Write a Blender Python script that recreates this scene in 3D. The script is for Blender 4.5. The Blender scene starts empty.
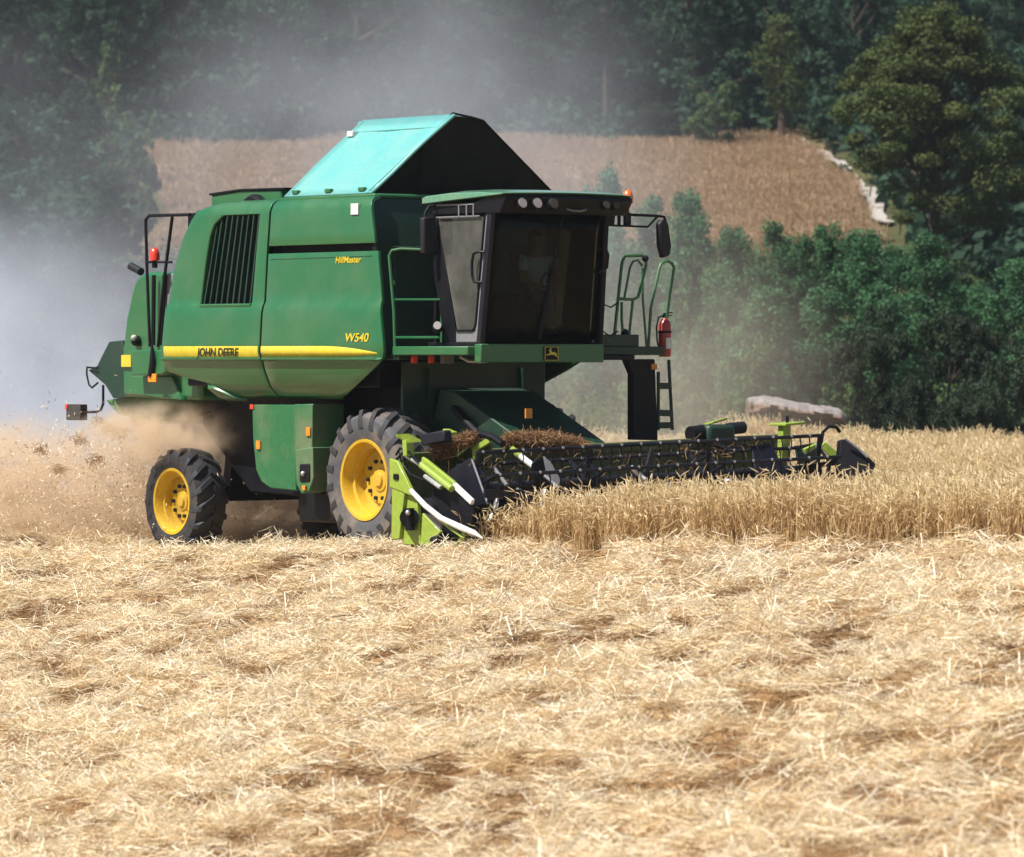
import bpy, bmesh, math, random
import numpy as np
from mathutils import Vector, Matrix

# ------------------------------------------------------------------ camera, sky, sun
scene = bpy.context.scene
COL = scene.collection
R = math.radians
EYE = 2.4                                   # camera height above the machine's ground
FPX = 4800.0
cam_data = bpy.data.cameras.new('camera')
cam_data.sensor_width = 36.0
cam_data.lens = FPX * 36.0 / 1024.0
cam_data.clip_end = 3000
cam_data.clip_start = 0.5
cam_data.dof.use_dof = True
cam_data.dof.focus_distance = 59.0
cam_data.dof.aperture_fstop = (cam_data.lens / 1000.0) / 0.055
cam = bpy.data.objects.new('camera', cam_data)
COL.objects.link(cam)
cam.location = (0, 0, EYE)
cam.rotation_euler = (R(90) - math.atan((428.5 - 352.0) / FPX), 0, 0)
scene.camera = cam

SUN_EL = R(56)
SUN_DIR = Vector((-0.88 * math.cos(SUN_EL), -0.475 * math.cos(SUN_EL), math.sin(SUN_EL)))
world = bpy.data.worlds.new('World')
scene.world = world
world.use_nodes = True
wn = world.node_tree
sky = wn.nodes.new('ShaderNodeTexSky')
sky.sky_type = 'NISHITA'
sky.sun_disc = False
sky.sun_elevation = SUN_EL
sky.sun_rotation = math.atan2(SUN_DIR.x, SUN_DIR.y)
wn.links.new(sky.outputs[0], wn.nodes['Background'].inputs[0])
wn.nodes['Background'].inputs[1].default_value = 0.06

sun_data = bpy.data.lights.new('sun', 'SUN')
sun_data.energy = 5.0
sun_data.angle = R(0.53)
sun_data.color = (1.0, 0.95, 0.87)
sun = bpy.data.objects.new('sun', sun_data)
COL.objects.link(sun)
sun.location = SUN_DIR * 100
sun.rotation_euler = SUN_DIR.to_track_quat('Z', 'Y').to_euler()

scene.view_settings.view_transform = 'Standard'
scene.view_settings.look = 'None'
scene.view_settings.exposure = 0.64
scene.view_settings.gamma = 1.0
scene.cycles.max_bounces = 8
scene.cycles.volume_bounces = 3
scene.cycles.transparent_max_bounces = 12
scene.cycles.use_denoising = True

# ------------------------------------------------------------------ materials
def new_mat(name):
    m = bpy.data.materials.new(name)
    m.use_nodes = True
    nt = m.node_tree
    return m, nt, nt.nodes['Principled BSDF'], nt.nodes['Material Output']

def N(nt, t, **kw):
    n = nt.nodes.new(t)
    for k, v in kw.items():
        if k == 'ins':
            for i, val in v.items():
                n.inputs[i].default_value = val
        else:
            setattr(n, k, v)
    return n

def noise(nt, scale, detail=4.0, rough=0.55, coord='Object', stretch=None):
    tc = N(nt, 'ShaderNodeTexCoord')
    out = tc.outputs[coord]
    if stretch:
        mp = N(nt, 'ShaderNodeMapping')
        mp.inputs['Scale'].default_value = stretch
        nt.links.new(out, mp.inputs[0])
        out = mp.outputs[0]
    n = N(nt, 'ShaderNodeTexNoise')
    n.inputs['Scale'].default_value = scale
    n.inputs['Detail'].default_value = detail
    n.inputs['Roughness'].default_value = rough
    nt.links.new(out, n.inputs['Vector'])
    return n.outputs['Fac']

def ramp(nt, fac, stops):
    r = N(nt, 'ShaderNodeValToRGB')
    e = r.color_ramp.elements
    while len(e) < len(stops):
        e.new(0.5)
    for el, (p, c) in zip(e, stops):
        el.position = p
        el.color = (*c, 1) if len(c) == 3 else c
    nt.links.new(fac, r.inputs[0])
    return r.outputs[0]

def mix(nt, fac, a, b):
    n = N(nt, 'ShaderNodeMix', data_type='RGBA')
    for i, v in ((0, fac), (6, a), (7, b)):
        if hasattr(v, 'is_output'):
            nt.links.new(v, n.inputs[i])
        elif i == 0:
            n.inputs[0].default_value = v
        else:
            n.inputs[i].default_value = (*v, 1)
    return n.outputs[2]

def bump(nt, bsdf, fac, strength, dist=0.02):
    b = N(nt, 'ShaderNodeBump')
    b.inputs['Strength'].default_value = strength
    b.inputs['Distance'].default_value = dist
    nt.links.new(fac, b.inputs['Height'])
    nt.links.new(b.outputs[0], bsdf.inputs['Normal'])

DUST = (0.33, 0.25, 0.16)
def paint(name, c, rough=0.35, coat=0.4, dust=0.35, metallic=0.0, dscale=1.3, var=0.25, spec=0.5, wave=0.0):
    m, nt, b, o = new_mat(name)
    n1 = noise(nt, dscale, 6, 0.65)
    n2 = noise(nt, dscale * 14, 4, 0.6)
    d = tuple(x * (1 - var) for x in c)
    col = ramp(nt, n2, [(0.3, d), (0.7, c)])
    fac = ramp(nt, n1, [(0.42, (0, 0, 0)), (0.75, (dust, dust, dust))])
    nt.links.new(mix(nt, fac, col, DUST), b.inputs['Base Color'])
    rr = ramp(nt, n1, [(0.35, (rough,) * 3), (0.75, (min(1, rough + 0.3),) * 3)])
    nt.links.new(rr, b.inputs['Roughness'])
    b.inputs['Coat Weight'].default_value = coat
    b.inputs['Coat Roughness'].default_value = 0.12
    b.inputs['Metallic'].default_value = metallic
    b.inputs['Specular IOR Level'].default_value = spec
    if wave:
        bump(nt, b, noise(nt, 2.2, 3, 0.5), wave, 0.03)
    return m

M = {}
M['green'] = paint('harvester_green', (0.016, 0.134, 0.042), 0.30, 0.5, 0.10, var=0.10, wave=0.12)
M['green_dusty'] = paint('dusty_green', (0.02, 0.15, 0.05), 0.5, 0.1, 0.45)
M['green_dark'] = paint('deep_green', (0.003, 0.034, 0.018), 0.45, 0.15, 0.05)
M['olive'] = paint('dark_olive', (0.065, 0.090, 0.022), 0.55, 0.1, 0.25)
M['roof'] = paint('sky_lit_roof_green', (0.12, 0.32, 0.20), 0.25, 0.8, 0.35)  # paler than the body: sky reflection on the roof put into the colour
M['lime'] = paint('lime_green', (0.30, 0.43, 0.045), 0.4, 0.3, 0.22)
M['teal'] = paint('sky_lit_teal_cover', (0.15, 0.48, 0.46), 0.28, 0.6, 0.22, dscale=1.6, var=0.14, wave=0.2)  # teal holds the sky reflection and sun on the green cover
M['yellow'] = paint('wheel_yellow', (0.68, 0.42, 0.012), 0.42, 0.25, 0.30, dscale=2.5)
M['stripe'] = paint('stripe_yellow', (0.72, 0.56, 0.03), 0.4, 0.2, 0.1)
M['black'] = paint('black_plastic', (0.004, 0.004, 0.008), 0.45, 0.0, 0.006, spec=0.25)
M['blackmetal'] = paint('black_blue_metal', (0.006, 0.007, 0.016), 0.45, 0.05, 0.03, spec=0.35)
M['rubber'] = paint('tyre_rubber', (0.022, 0.024, 0.032), 0.62, 0.0, 0.16, dscale=2.2)
M['rubber_worn'] = paint('tyre_sidewall', (0.085, 0.085, 0.095), 0.75, 0.0, 0.75, dscale=2.0)
M['cover_black'] = paint('gable_shade_black', (0.003, 0.005, 0.005), 0.6, 0.0, 0.005, spec=0.2)  # black puts the shade on the cover's front end into the paint
M['steel'] = paint('worn_steel', (0.62, 0.62, 0.62), 0.32, 0.0, 0.15, metallic=0.9)
M['white'] = paint('white_paint', (0.78, 0.78, 0.74), 0.4, 0.1, 0.2)
M['grey'] = paint('grey_plastic', (0.20, 0.20, 0.23), 0.5, 0.0, 0.3)
M['red'] = paint('red_paint', (0.42, 0.02, 0.015), 0.35, 0.3, 0.25)
M['orange'] = paint('orange_reflector', (0.85, 0.28, 0.01), 0.3, 0.3, 0.05)
M['redlamp'] = paint('red_lamp', (0.75, 0.05, 0.02), 0.2, 0.5, 0.0)
M['orangelamp'] = paint('orange_lamp', (0.85, 0.16, 0.02), 0.2, 0.5, 0.0)
M['lamp'] = paint('lamp_lens', (0.45, 0.42, 0.40), 0.15, 0.6, 0.1)
M['seat'] = paint('seat_fabric', (0.05, 0.045, 0.04), 0.9, 0, 0.1)
M['skin'] = paint('skin', (0.36, 0.17, 0.10), 0.5, 0, 0.0)
M['shirt'] = paint('shirt', (0.55, 0.57, 0.62), 0.85, 0, 0.0, dscale=5)
M['trousers'] = paint('trousers', (0.04, 0.05, 0.09), 0.9, 0, 0.0)
M['hair'] = paint('hair', (0.015, 0.010, 0.008), 0.7, 0, 0.0)
M['lettering'] = paint('dark_lettering', (0.012, 0.03, 0.012), 0.5, 0, 0.0)

def glass_mat(name, tint, film, film_fac, gloss=0.8):
    m, nt, b, o = new_mat(name)
    nt.nodes.remove(b)
    tr = N(nt, 'ShaderNodeBsdfTransparent'); tr.inputs[0].default_value = (*tint, 1)
    gl = N(nt, 'ShaderNodeBsdfGlossy'); gl.inputs['Roughness'].default_value = 0.04
    gl.inputs[0].default_value = (*([gloss] * 3), 1)
    df = N(nt, 'ShaderNodeBsdfDiffuse'); df.inputs[0].default_value = (*film, 1)
    fr = N(nt, 'ShaderNodeFresnel'); fr.inputs[0].default_value = 1.5
    m1 = N(nt, 'ShaderNodeMixShader'); m2 = N(nt, 'ShaderNodeMixShader')
    n = noise(nt, 2.5, 5, 0.65)
    f = ramp(nt, n, [(0.3, (film_fac * 0.5,) * 3), (0.75, (film_fac * 1.4,) * 3)])
    nt.links.new(f, m1.inputs[0]); nt.links.new(tr.outputs[0], m1.inputs[1]); nt.links.new(df.outputs[0], m1.inputs[2])
    nt.links.new(fr.outputs[0], m2.inputs[0]); nt.links.new(m1.outputs[0], m2.inputs[1]); nt.links.new(gl.outputs[0], m2.inputs[2])
    nt.links.new(m2.outputs[0], o.inputs['Surface'])
    return m
M['glass'] = glass_mat('tinted_windscreen', (0.62, 0.70, 0.70), (0.22, 0.24, 0.25), 0.012, 0.16)
M['glass_side'] = glass_mat('dusty_side_glass', (0.55, 0.58, 0.52), (0.36, 0.36, 0.33), 0.22)

def straw_mat(name, stops, rough=0.6, transl=0.25, clump=0.3):
    m, nt, b, o = new_mat(name)
    g = N(nt, 'ShaderNodeNewGeometry')
    oi = N(nt, 'ShaderNodeObjectInfo')
    add = N(nt, 'ShaderNodeMath', operation='MULTIPLY_ADD')
    nt.links.new(g.outputs['Random Per Island'], add.inputs[0]); add.inputs[1].default_value = 1.0 - clump
    mu = N(nt, 'ShaderNodeMath', operation='MULTIPLY'); mu.inputs[1].default_value = clump
    nt.links.new(oi.outputs['Random'], mu.inputs[0]); nt.links.new(mu.outputs[0], add.inputs[2])
    c = ramp(nt, add.outputs[0], stops)
    nt.links.new(c, b.inputs['Base Color'])
    b.inputs['Roughness'].default_value = rough
    b.inputs['Specular IOR Level'].default_value = 0.35
    t = N(nt, 'ShaderNodeBsdfTranslucent'); nt.links.new(c, t.inputs[0])
    mx = N(nt, 'ShaderNodeMixShader'); mx.inputs[0].default_value = transl
    nt.links.new(b.outputs[0], mx.inputs[1]); nt.links.new(t.outputs[0], mx.inputs[2])
    nt.links.new(mx.outputs[0], o.inputs['Surface'])
    return m
M['straw'] = straw_mat('loose_straw', [(0.0, (0.44, 0.27, 0.12)), (0.25, (0.68, 0.50, 0.27)), (0.55, (0.87, 0.76, 0.54)), (1.0, (0.95, 0.91, 0.79))], clump=0.5)
M['straw_brown'] = straw_mat('brown_straw', [(0.0, (0.16, 0.08, 0.04)), (0.5, (0.30, 0.17, 0.08)), (1.0, (0.48, 0.31, 0.15))])
M['straw_dull'] = straw_mat('shade_brown_straw', [(0.0, (0.13, 0.065, 0.028)), (0.5, (0.27, 0.155, 0.068)), (1.0, (0.50, 0.35, 0.18))], clump=0.5)  # dark brown doubles as painted shade in the hollows of the litter
M['stalk'] = straw_mat('wheat_stalk', [(0.0, (0.40, 0.24, 0.095)), (0.5, (0.56, 0.39, 0.19)), (1.0, (0.72, 0.57, 0.34))])
M['far_ear'] = straw_mat('far_crop_ear', [(0.0, (0.28, 0.18, 0.11)), (0.5, (0.43, 0.30, 0.185)), (1.0, (0.58, 0.44, 0.28))])
M['ear'] = straw_mat('wheat_ear', [(0.0, (0.58, 0.44, 0.23)), (0.5, (0.76, 0.63, 0.39)), (1.0, (0.88, 0.78, 0.56))])

def leaf_mat(name, c0, c1, c2, scale=0.9, transl=0.3):
    m, nt, b, o = new_mat(name)
    oi = N(nt, 'ShaderNodeObjectInfo')
    g = N(nt, 'ShaderNodeNewGeometry')
    n = noise(nt, scale, 3, 0.6)
    a = N(nt, 'ShaderNodeMath', operation='MULTIPLY_ADD')
    nt.links.new(g.outputs['Random Per Island'], a.inputs[0]); a.inputs[1].default_value = 0.28
    s = N(nt, 'ShaderNodeMath', operation='MULTIPLY'); s.inputs[1].default_value = 0.6
    nt.links.new(n, s.inputs[0]); nt.links.new(s.outputs[0], a.inputs[2])
    c = ramp(nt, a.outputs[0], [(0.15, c0), (0.5, c1), (0.9, c2)])
    h = N(nt, 'ShaderNodeHueSaturation')
    mr = N(nt, 'ShaderNodeMapRange'); mr.inputs[3].default_value = 0.70; mr.inputs[4].default_value = 1.35
    nt.links.new(oi.outputs['Random'], mr.inputs[0]); nt.links.new(mr.outputs[0], h.inputs['Value'])
    nt.links.new(c, h.inputs['Color'])
    c = h.outputs[0]
    nt.links.new(c, b.inputs['Base Color'])
    b.inputs['Roughness'].default_value = 0.7
    b.inputs['Specular IOR Level'].default_value = 0.18
    t = N(nt, 'ShaderNodeBsdfTranslucent'); nt.links.new(c, t.inputs[0])
    mx = N(nt, 'ShaderNodeMixShader'); mx.inputs[0].default_value = transl
    nt.links.new(b.outputs[0], mx.inputs[1]); nt.links.new(t.outputs[0], mx.inputs[2])
    nt.links.new(mx.outputs[0], o.inputs['Surface'])
    return m
M['leaf_oak'] = leaf_mat('oak_leaves', (0.018, 0.042, 0.026), (0.030, 0.068, 0.040), (0.052, 0.100, 0.054))
M['leaf_robinia'] = leaf_mat('robinia_leaves', (0.036, 0.105, 0.048), (0.070, 0.175, 0.075), (0.145, 0.275, 0.130))
M['leaf_pine'] = leaf_mat('pine_needles', (0.036, 0.056, 0.020), (0.072, 0.094, 0.028), (0.125, 0.145, 0.042))
M['leaf_bush'] = leaf_mat('bush_leaves', (0.024, 0.040, 0.024), (0.036, 0.054, 0.030), (0.052, 0.072, 0.038))
M['leaf_light'] = leaf_mat('pale_leaves', (0.06, 0.10, 0.035), (0.085, 0.14, 0.05), (0.12, 0.18, 0.065))

def bark_mat():
    m, nt, b, o = new_mat('bark')
    n = noise(nt, 3, 5, 0.6, stretch=(4, 4, 0.8))
    nt.links.new(ramp(nt, n, [(0.3, (0.025, 0.018, 0.014)), (0.7, (0.085, 0.06, 0.045))]), b.inputs['Base Color'])
    b.inputs['Roughness'].default_value = 0.9
    bump(nt, b, n, 0.6, 0.05)
    return m
M['bark'] = bark_mat()

# ------------------------------------------------------------------ mesh helpers
class MB:
    """Collects boxes, bars, tubes, prisms and sheets into one mesh."""
    def __init__(self):
        self.v, self.f = [], []
    def add(self, vs, fs):
        k = len(self.v)
        self.v += [tuple(p) for p in vs]
        self.f += [tuple(i + k for i in f) for f in fs]
        return self
    def box(self, a, b):
        x0, y0, z0 = a; x1, y1, z1 = b
        return self.add([(x0, y0, z0), (x1, y0, z0), (x1, y1, z0), (x0, y1, z0), (x0, y0, z1), (x1, y0, z1), (x1, y1, z1), (x0, y1, z1)],
                        [(0, 3, 2, 1), (4, 5, 6, 7), (0, 1, 5, 4), (1, 2, 6, 5), (2, 3, 7, 6), (3, 0, 4, 7)])
    def bar(self, p, q, wx, wy, up=(0, 0, 1)):
        p, q = Vector(p), Vector(q)
        d = (q - p).normalized()
        s = d.cross(Vector(up))
        if s.length < 1e-4:
            s = d.cross(Vector((0, 1, 0)))
        s.normalize(); t = s.cross(d).normalized()
        vs = []
        for c in (p, q):
            for i, j in ((-1, -1), (1, -1), (1, 1), (-1, 1)):
                vs.append(c + s * (i * wx / 2) + t * (j * wy / 2))
        return self.add(vs, [(0, 1, 2, 3), (7, 6, 5, 4), (0, 4, 5, 1), (1, 5, 6, 2), (2, 6, 7, 3), (3, 7, 4, 0)])
    def tube(self, pts, r, n=8, closed=False):
        pts = [Vector(p) for p in pts]
        rs = r if isinstance(r, (list, tuple)) else [r] * len(pts)
        m = len(pts)
        rings, prev = [], None
        for i, p in enumerate(pts):
            a = pts[(i - 1) % m] if (i or closed) else p
            b = pts[(i + 1) % m] if (i < m - 1 or closed) else p
            d = (b - a).normalized()
            if prev is None:
                s = d.orthogonal().normalized()
            else:
                s = (prev - d * prev.dot(d))
                s = s.normalized() if s.length > 1e-5 else d.orthogonal().normalized()
            prev = s
            t = d.cross(s)
            rings.append([p + (s * math.cos(2 * math.pi * k / n) + t * math.sin(2 * math.pi * k / n)) * rs[i] for k in range(n)])
        vs = [q for ring in rings for q in ring]
        fs = []
        for i in range(m if closed else m - 1):
            j = (i + 1) % m
            for k in range(n):
                fs.append((i * n + k, i * n + (k + 1) % n, j * n + (k + 1) % n, j * n + k))
        if not closed:
            fs.append(tuple(reversed(range(n)))); fs.append(tuple((m - 1) * n + k for k in range(n)))
        return self.add(vs, fs)
    def prism(self, poly, off):
        n = len(poly); off = Vector(off)
        vs = [Vector(p) for p in poly] + [Vector(p) + off for p in poly]
        fs = [tuple(range(n)), tuple(reversed(range(n, 2 * n)))]
        fs += [(i, i + n, (i + 1) % n + n, (i + 1) % n) for i in range(n)]
        return self.add(vs, fs)
    def grid(self, rows):
        n = len(rows[0])
        vs = [p for r in rows for p in r]
        fs = [(i * n + j, i * n + j + 1, (i + 1) * n + j + 1, (i + 1) * n + j) for i in range(len(rows) - 1) for j in range(n - 1)]
        return self.add(vs, fs)
    def lathe(self, prof, n=32, c=(0, 0, 0)):
        """profile of (radius, axial); the axis is y"""
        vs, fs = [], []
        for k in range(n):
            a = 2 * math.pi * k / n
            for r, y in prof:
                vs.append((c[0] + r * math.cos(a), c[1] + y, c[2] + r * math.sin(a)))
        m = len(prof)
        for k in range(n):
            j = (k + 1) % n
            for i in range(m - 1):
                fs.append((k * m + i, k * m + i + 1, j * m + i + 1, j * m + i))
        return self.add(vs, fs)
    def ball(self, c, r, n=12, sz=(1, 1, 1)):
        vs, fs = [], []
        h = n // 2
        for i in range(h + 1):
            a = math.pi * i / h
            for k in range(n):
                b = 2 * math.pi * k / n
                vs.append((c[0] + r * sz[0] * math.sin(a) * math.cos(b), c[1] + r * sz[1] * math.sin(a) * math.sin(b), c[2] + r * sz[2] * math.cos(a)))
        for i in range(h):
            for k in range(n):
                fs.append((i * n + k, (i + 1) * n + k, (i + 1) * n + (k + 1) % n, i * n + (k + 1) % n))
        return self.add(vs, fs)
    def mesh(self, name, m):
        me = bpy.data.meshes.new(name)
        me.from_pydata(self.v, [], self.f)
        bm = bmesh.new(); bm.from_mesh(me)
        bmesh.ops.remove_doubles(bm, verts=bm.verts, dist=1e-5)
        bmesh.ops.recalc_face_normals(bm, faces=bm.faces)
        bm.to_mesh(me); bm.free()
        me.materials.append(m)
        me.shade_smooth()
        me.set_sharp_from_angle(angle=R(38))
        return me
    def build(self, name, m, parent=None, bevel=0, solid=0, loc=None):
        o = bpy.data.objects.new(name, self.mesh(name, m))
        COL.objects.link(o)
        if parent is not None:
            o.parent = parent
        if loc:
            o.location = loc
        if solid:
            s = o.modifiers.new('solid', 'SOLIDIFY'); s.thickness = abs(solid); s.offset = -1 if solid > 0 else 1
        if bevel:
            b = o.modifiers.new('bevel', 'BEVEL'); b.width = bevel; b.segments = 2; b.limit_method = 'ANGLE'; b.angle_limit = R(40)
        return o

def empty(name, loc, parent=None, rz=0.0):
    o = bpy.data.objects.new(name, None)
    COL.objects.link(o)
    o.location = loc; o.rotation_euler = (0, 0, rz)
    o.empty_display_size = 0.2
    if parent is not None:
        o.parent = parent
    return o

def tag(o, label=None, cat=None, group=None, kind=None):
    for k, v in (('label', label), ('category', cat), ('group', group), ('kind', kind)):
        if v:
            o[k] = v
    return o

def dup(o, parent):
    c = o.copy(); COL.objects.link(c); c.parent = parent
    return c

def vnoise(x, y, scale, seed=0):
    """smooth value noise on arrays, 0..1"""
    x = np.asarray(x, float) / scale + 1000.0; y = np.asarray(y, float) / scale + 1000.0
    xi, yi = np.floor(x).astype(np.int64), np.floor(y).astype(np.int64)
    fx, fy = x - xi, y - yi
    fx = fx * fx * (3 - 2 * fx); fy = fy * fy * (3 - 2 * fy)
    def h(i, j):
        n = (i * 374761393 + j * 668265263 + seed * 1442695041) & 0x7fffffff
        n = ((n ^ (n >> 13)) * 1274126177) & 0x7fffffff
        n = (n ^ (n >> 16)) & 0xffffff
        return n / float(0xffffff)
    a = h(xi, yi) * (1 - fx) + h(xi + 1, yi) * fx
    b = h(xi, yi + 1) * (1 - fx) + h(xi + 1, yi + 1) * fx
    return a * (1 - fy) + b * fy

# ------------------------------------------------------------------ the lie of the land
HEAD = R(53)                                # machine heading, turned from +x towards the camera
CA, SA = math.cos(HEAD), math.sin(HEAD)
OX, OY = -0.66, 60.9                        # ground point under the middle of the front axle

def sstep(a, b, x):
    t = np.clip((x - a) / (b - a), 0, 1)
    return t * t * (3 - 2 * t)

def to_uv(x, y):
    return (x - OX) * CA - (y - OY) * SA, (x - OX) * SA + (y - OY) * CA

def land(x, y):
    x = np.asarray(x, float); y = np.asarray(y, float)
    xc = np.clip(x, -9, 6.5)
    ul = np.clip((xc + 3.1) / 0.6, -8, 14)
    yl = 59.07 - 1.333 * (xc + 3.1)
    u, v = to_uv(x, y)
    rise = lambda k: 0.045 * np.clip(k, -4.6, 14) + 0.12 * np.clip(-5.0 - k, 0, 2.5)
    zm = rise(u)
    y0 = yl - 22.0                           # the cut field falls away towards the camera
    z0 = 2.4 - 0.105 * y0
    t = (y - y0) / 22.0
    s = sstep(66, 84, y)
    z = np.where(y < y0, z0 - 0.035 * (y0 - y), np.where(y < yl, z0 * (1 - t) + rise(ul) * t, zm * (1 - s) + 0.27 * s))
    z = z - 0.9 * sstep(92, 102, y)
    z = z - 0.15
    z = z + np.interp(y, [125, 165, 235, 380, 460], [0, 6.2, 13.0, 54, 66])
    return z

def hollows(x, y):
    """0 in the bare hollows between straw lumps, browned in place of shadow, 1 on the lumps; long in the driving direction"""
    return 0.24 * vnoise(x * 0.30, y + 0.05 * x, 1.3, 1) + 0.46 * vnoise(x * 0.9, y + 0.15 * x, 0.37, 6) + 0.30 * vnoise(x * 0.9, y - 0.1 * x, 0.21, 7)

def rough_land(x, y):
    """litter lumps of the stubble on top of the lie of the land"""
    near = 1 - sstep(95, 120, y)
    b = (hollows(x, y) - 0.5) * 0.30 + (vnoise(x * 0.7, y + 0.2 * x, 0.34, 2) - 0.5) * 0.08 + (vnoise(x, y, 0.15, 3) - 0.5) * 0.035
    far = (vnoise(x, y, 6, 4) - 0.5) * 0.9 * sstep(100, 130, y)
    return b * near + far

def full_land(x, y):
    return land(x, y) + rough_land(x, y)

def ground_mesh():
    ys = np.concatenate([np.arange(-40, 20, 4.0), np.arange(20, 68, 0.075), np.arange(68, 100, 0.5), np.arange(100, 260, 4), np.arange(260, 461, 20)])
    xs = np.concatenate([np.array([-160, -100, -70, -50, -38, -30, -24, -20, -17, -15, -13.0]), np.arange(-12, 12.01, 0.09), np.array([13, 15, 17, 20, 24, 30, 38, 50, 70, 100, 160.0])])
    X, Y = np.meshgrid(xs, ys)
    Z = full_land(X, Y)
    nv = X.size; w = len(xs); h = len(ys)
    me = bpy.data.meshes.new('ground')
    co = np.stack([X, Y, Z], -1).reshape(-1, 3)
    idx = np.arange(nv).reshape(h, w)
    q = np.stack([idx[:-1, :-1], idx[:-1, 1:], idx[1:, 1:], idx[1:, :-1]], -1).reshape(-1, 4)
    fill_mesh(me, co, q)
    return me

def fill_mesh(me, co, q):
    k = q.shape[1]
    me.vertices.add(len(co)); me.vertices.foreach_set('co', co.astype(np.float32).ravel())
    me.loops.add(q.size); me.loops.foreach_set('vertex_index', q.astype(np.int32).ravel())
    me.polygons.add(len(q)); me.polygons.foreach_set('loop_start', np.arange(0, q.size, k, dtype=np.int32))
    me.update(calc_edges=True)

def ground_mat():
    m, nt, b, o = new_mat('stubble_soil')
    n1 = noise(nt, 0.55, 5, 0.6, stretch=(0.6, 1.0, 1.0))
    n2 = noise(nt, 9.0, 5, 0.7)
    n3 = noise(nt, 60.0, 3, 0.7)
    c1 = ramp(nt, n2, [(0.25, (0.14, 0.07, 0.032)), (0.5, (0.28, 0.16, 0.075)), (0.8, (0.46, 0.31, 0.155))])
    c2 = ramp(nt, n3, [(0.3, (0.17, 0.09, 0.04)), (0.7, (0.48, 0.33, 0.17))])
    near = mix(nt, 0.5, c1, c2)
    near = mix(nt, ramp(nt, n1, [(0.45, (0, 0, 0)), (0.7, (0.45,) * 3)]), near, (0.34, 0.20, 0.085))
    w1 = noise(nt, 0.25, 6, 0.6)
    wild = ramp(nt, w1, [(0.3, (0.04, 0.05, 0.022)), (0.55, (0.085, 0.085, 0.035)), (0.8, (0.15, 0.12, 0.06))])
    g = N(nt, 'ShaderNodeNewGeometry'); s = N(nt, 'ShaderNodeSeparateXYZ')
    nt.links.new(g.outputs['Position'], s.inputs[0])
    mr = N(nt, 'ShaderNodeMapRange'); mr.inputs[1].default_value = 91; mr.inputs[2].default_value = 94
    nt.links.new(s.outputs['Y'], mr.inputs[0])
    nt.links.new(mix(nt, mr.outputs[0], near, wild), b.inputs['Base Color'])
    b.inputs['Roughness'].default_value = 0.9
    b.inputs['Specular IOR Level'].default_value = 0.15
    bump(nt, b, n3, 0.7, 0.03)
    return m

gm = ground_mesh()
gm.materials.append(ground_mat()); gm.shade_smooth()
ground = bpy.data.objects.new('ground', gm); COL.objects.link(ground)
tag(ground, 'sloping harvested field of pale stubble running back to the wooded hillside', kind='structure')

def edge_line(y, pts):
    ys = [p[1] for p in pts]; xs = [p[0] for p in pts]
    return np.interp(y, ys, xs)
FIELD_EDGE = [(12.6, 150), (12.9, 165), (13.47,184.25), (14.11,195.75), (14.26,208.75), (14.42,226.25), (14.12,235.25)]
FIELD_EDGE = sorted(FIELD_EDGE, key=lambda p: p[1])

def draped(name, rows, lift):
    co = np.array([p for r in rows for p in r], float)
    z = full_land(co[:, 0], co[:, 1]) + lift
    n = len(rows[0]); h = len(rows)
    idx = np.arange(n * h).reshape(h, n)
    q = np.stack([idx[:-1, :-1], idx[:-1, 1:], idx[1:, 1:], idx[1:, :-1]], -1).reshape(-1, 4)
    me = bpy.data.meshes.new(name)
    fill_mesh(me, np.column_stack([co, z]), q)
    me.shade_smooth()
    o = bpy.data.objects.new(name, me); COL.objects.link(o)
    return o

FIELD_LEFT = sorted([(-12.5, 150), (-13.05,184.25), (-15.05,205.25), (-17.18,227.75), (-18.54,239.25)], key=lambda p: p[1])
rows = []
for y in np.arange(164, 235.1, 2.5):
    xr = float(edge_line(y, FIELD_EDGE)); xl = float(edge_line(y, FIELD_LEFT))
    rows.append([(xl + (xr - xl) * t, y + 1.2 * math.sin(t * 9)) for t in np.linspace(0, 1, 60)])
hill_field = draped('hill_field', rows, 0.08)
m, nt, b, o = new_mat('ripe_crop_far')
n1 = noise(nt, 0.16, 5, 0.6, stretch=(0.5, 1.4, 1)); n2 = noise(nt, 2.4, 5, 0.75, stretch=(1.5, 0.6, 1))
c = ramp(nt, n1, [(0.3, (0.20, 0.115, 0.06)), (0.7, (0.30, 0.185, 0.095))])
c2 = ramp(nt, n2, [(0.25, (0.11, 0.06, 0.03)), (0.5, (0.27, 0.165, 0.085)), (0.8, (0.42, 0.28, 0.15))])
nt.links.new(mix(nt, 0.6, c, c2), b.inputs['Base Color'])
b.inputs['Roughness'].default_value = 0.95; b.inputs['Specular IOR Level'].default_value = 0.1
bump(nt, b, n2, 1.0, 0.4)
hill_field.data.materials.append(m)
tag(hill_field, 'brown ripe field on the far slope below the wood', kind='structure')

PATH = [(13.99,180.50), (14.13,184.25), (14.52,195.75), (14.80,205.25), (15.19,218.25), (15.18,227.75), (14.79,232.75), (14.32,236.25), (14.15,238.25)]
PATH_W = [0.9, 0.8, 0.9, 1.0, 1.0, 0.8, 0.9, 1.1, 0.9]
rows = []
for k in np.linspace(0, len(PATH) - 1.001, 70):
    i_ = int(k); f = k - i_
    x = PATH[i_][0] * (1 - f) + PATH[i_ + 1][0] * f; y = PATH[i_][1] * (1 - f) + PATH[i_ + 1][1] * f
    w = (PATH_W[i_] * (1 - f) + PATH_W[i_ + 1] * f) * (0.50 + 0.45 * float(vnoise(k, 0, 0.25, 51)))
    x += 0.5 * (float(vnoise(k, 3, 0.4, 52)) - 0.5)
    rows.append([(x - w / 2 + w * t, y) for t in np.linspace(0, 1, 7)])
rows.sort(key=lambda r: r[0][1])
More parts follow.
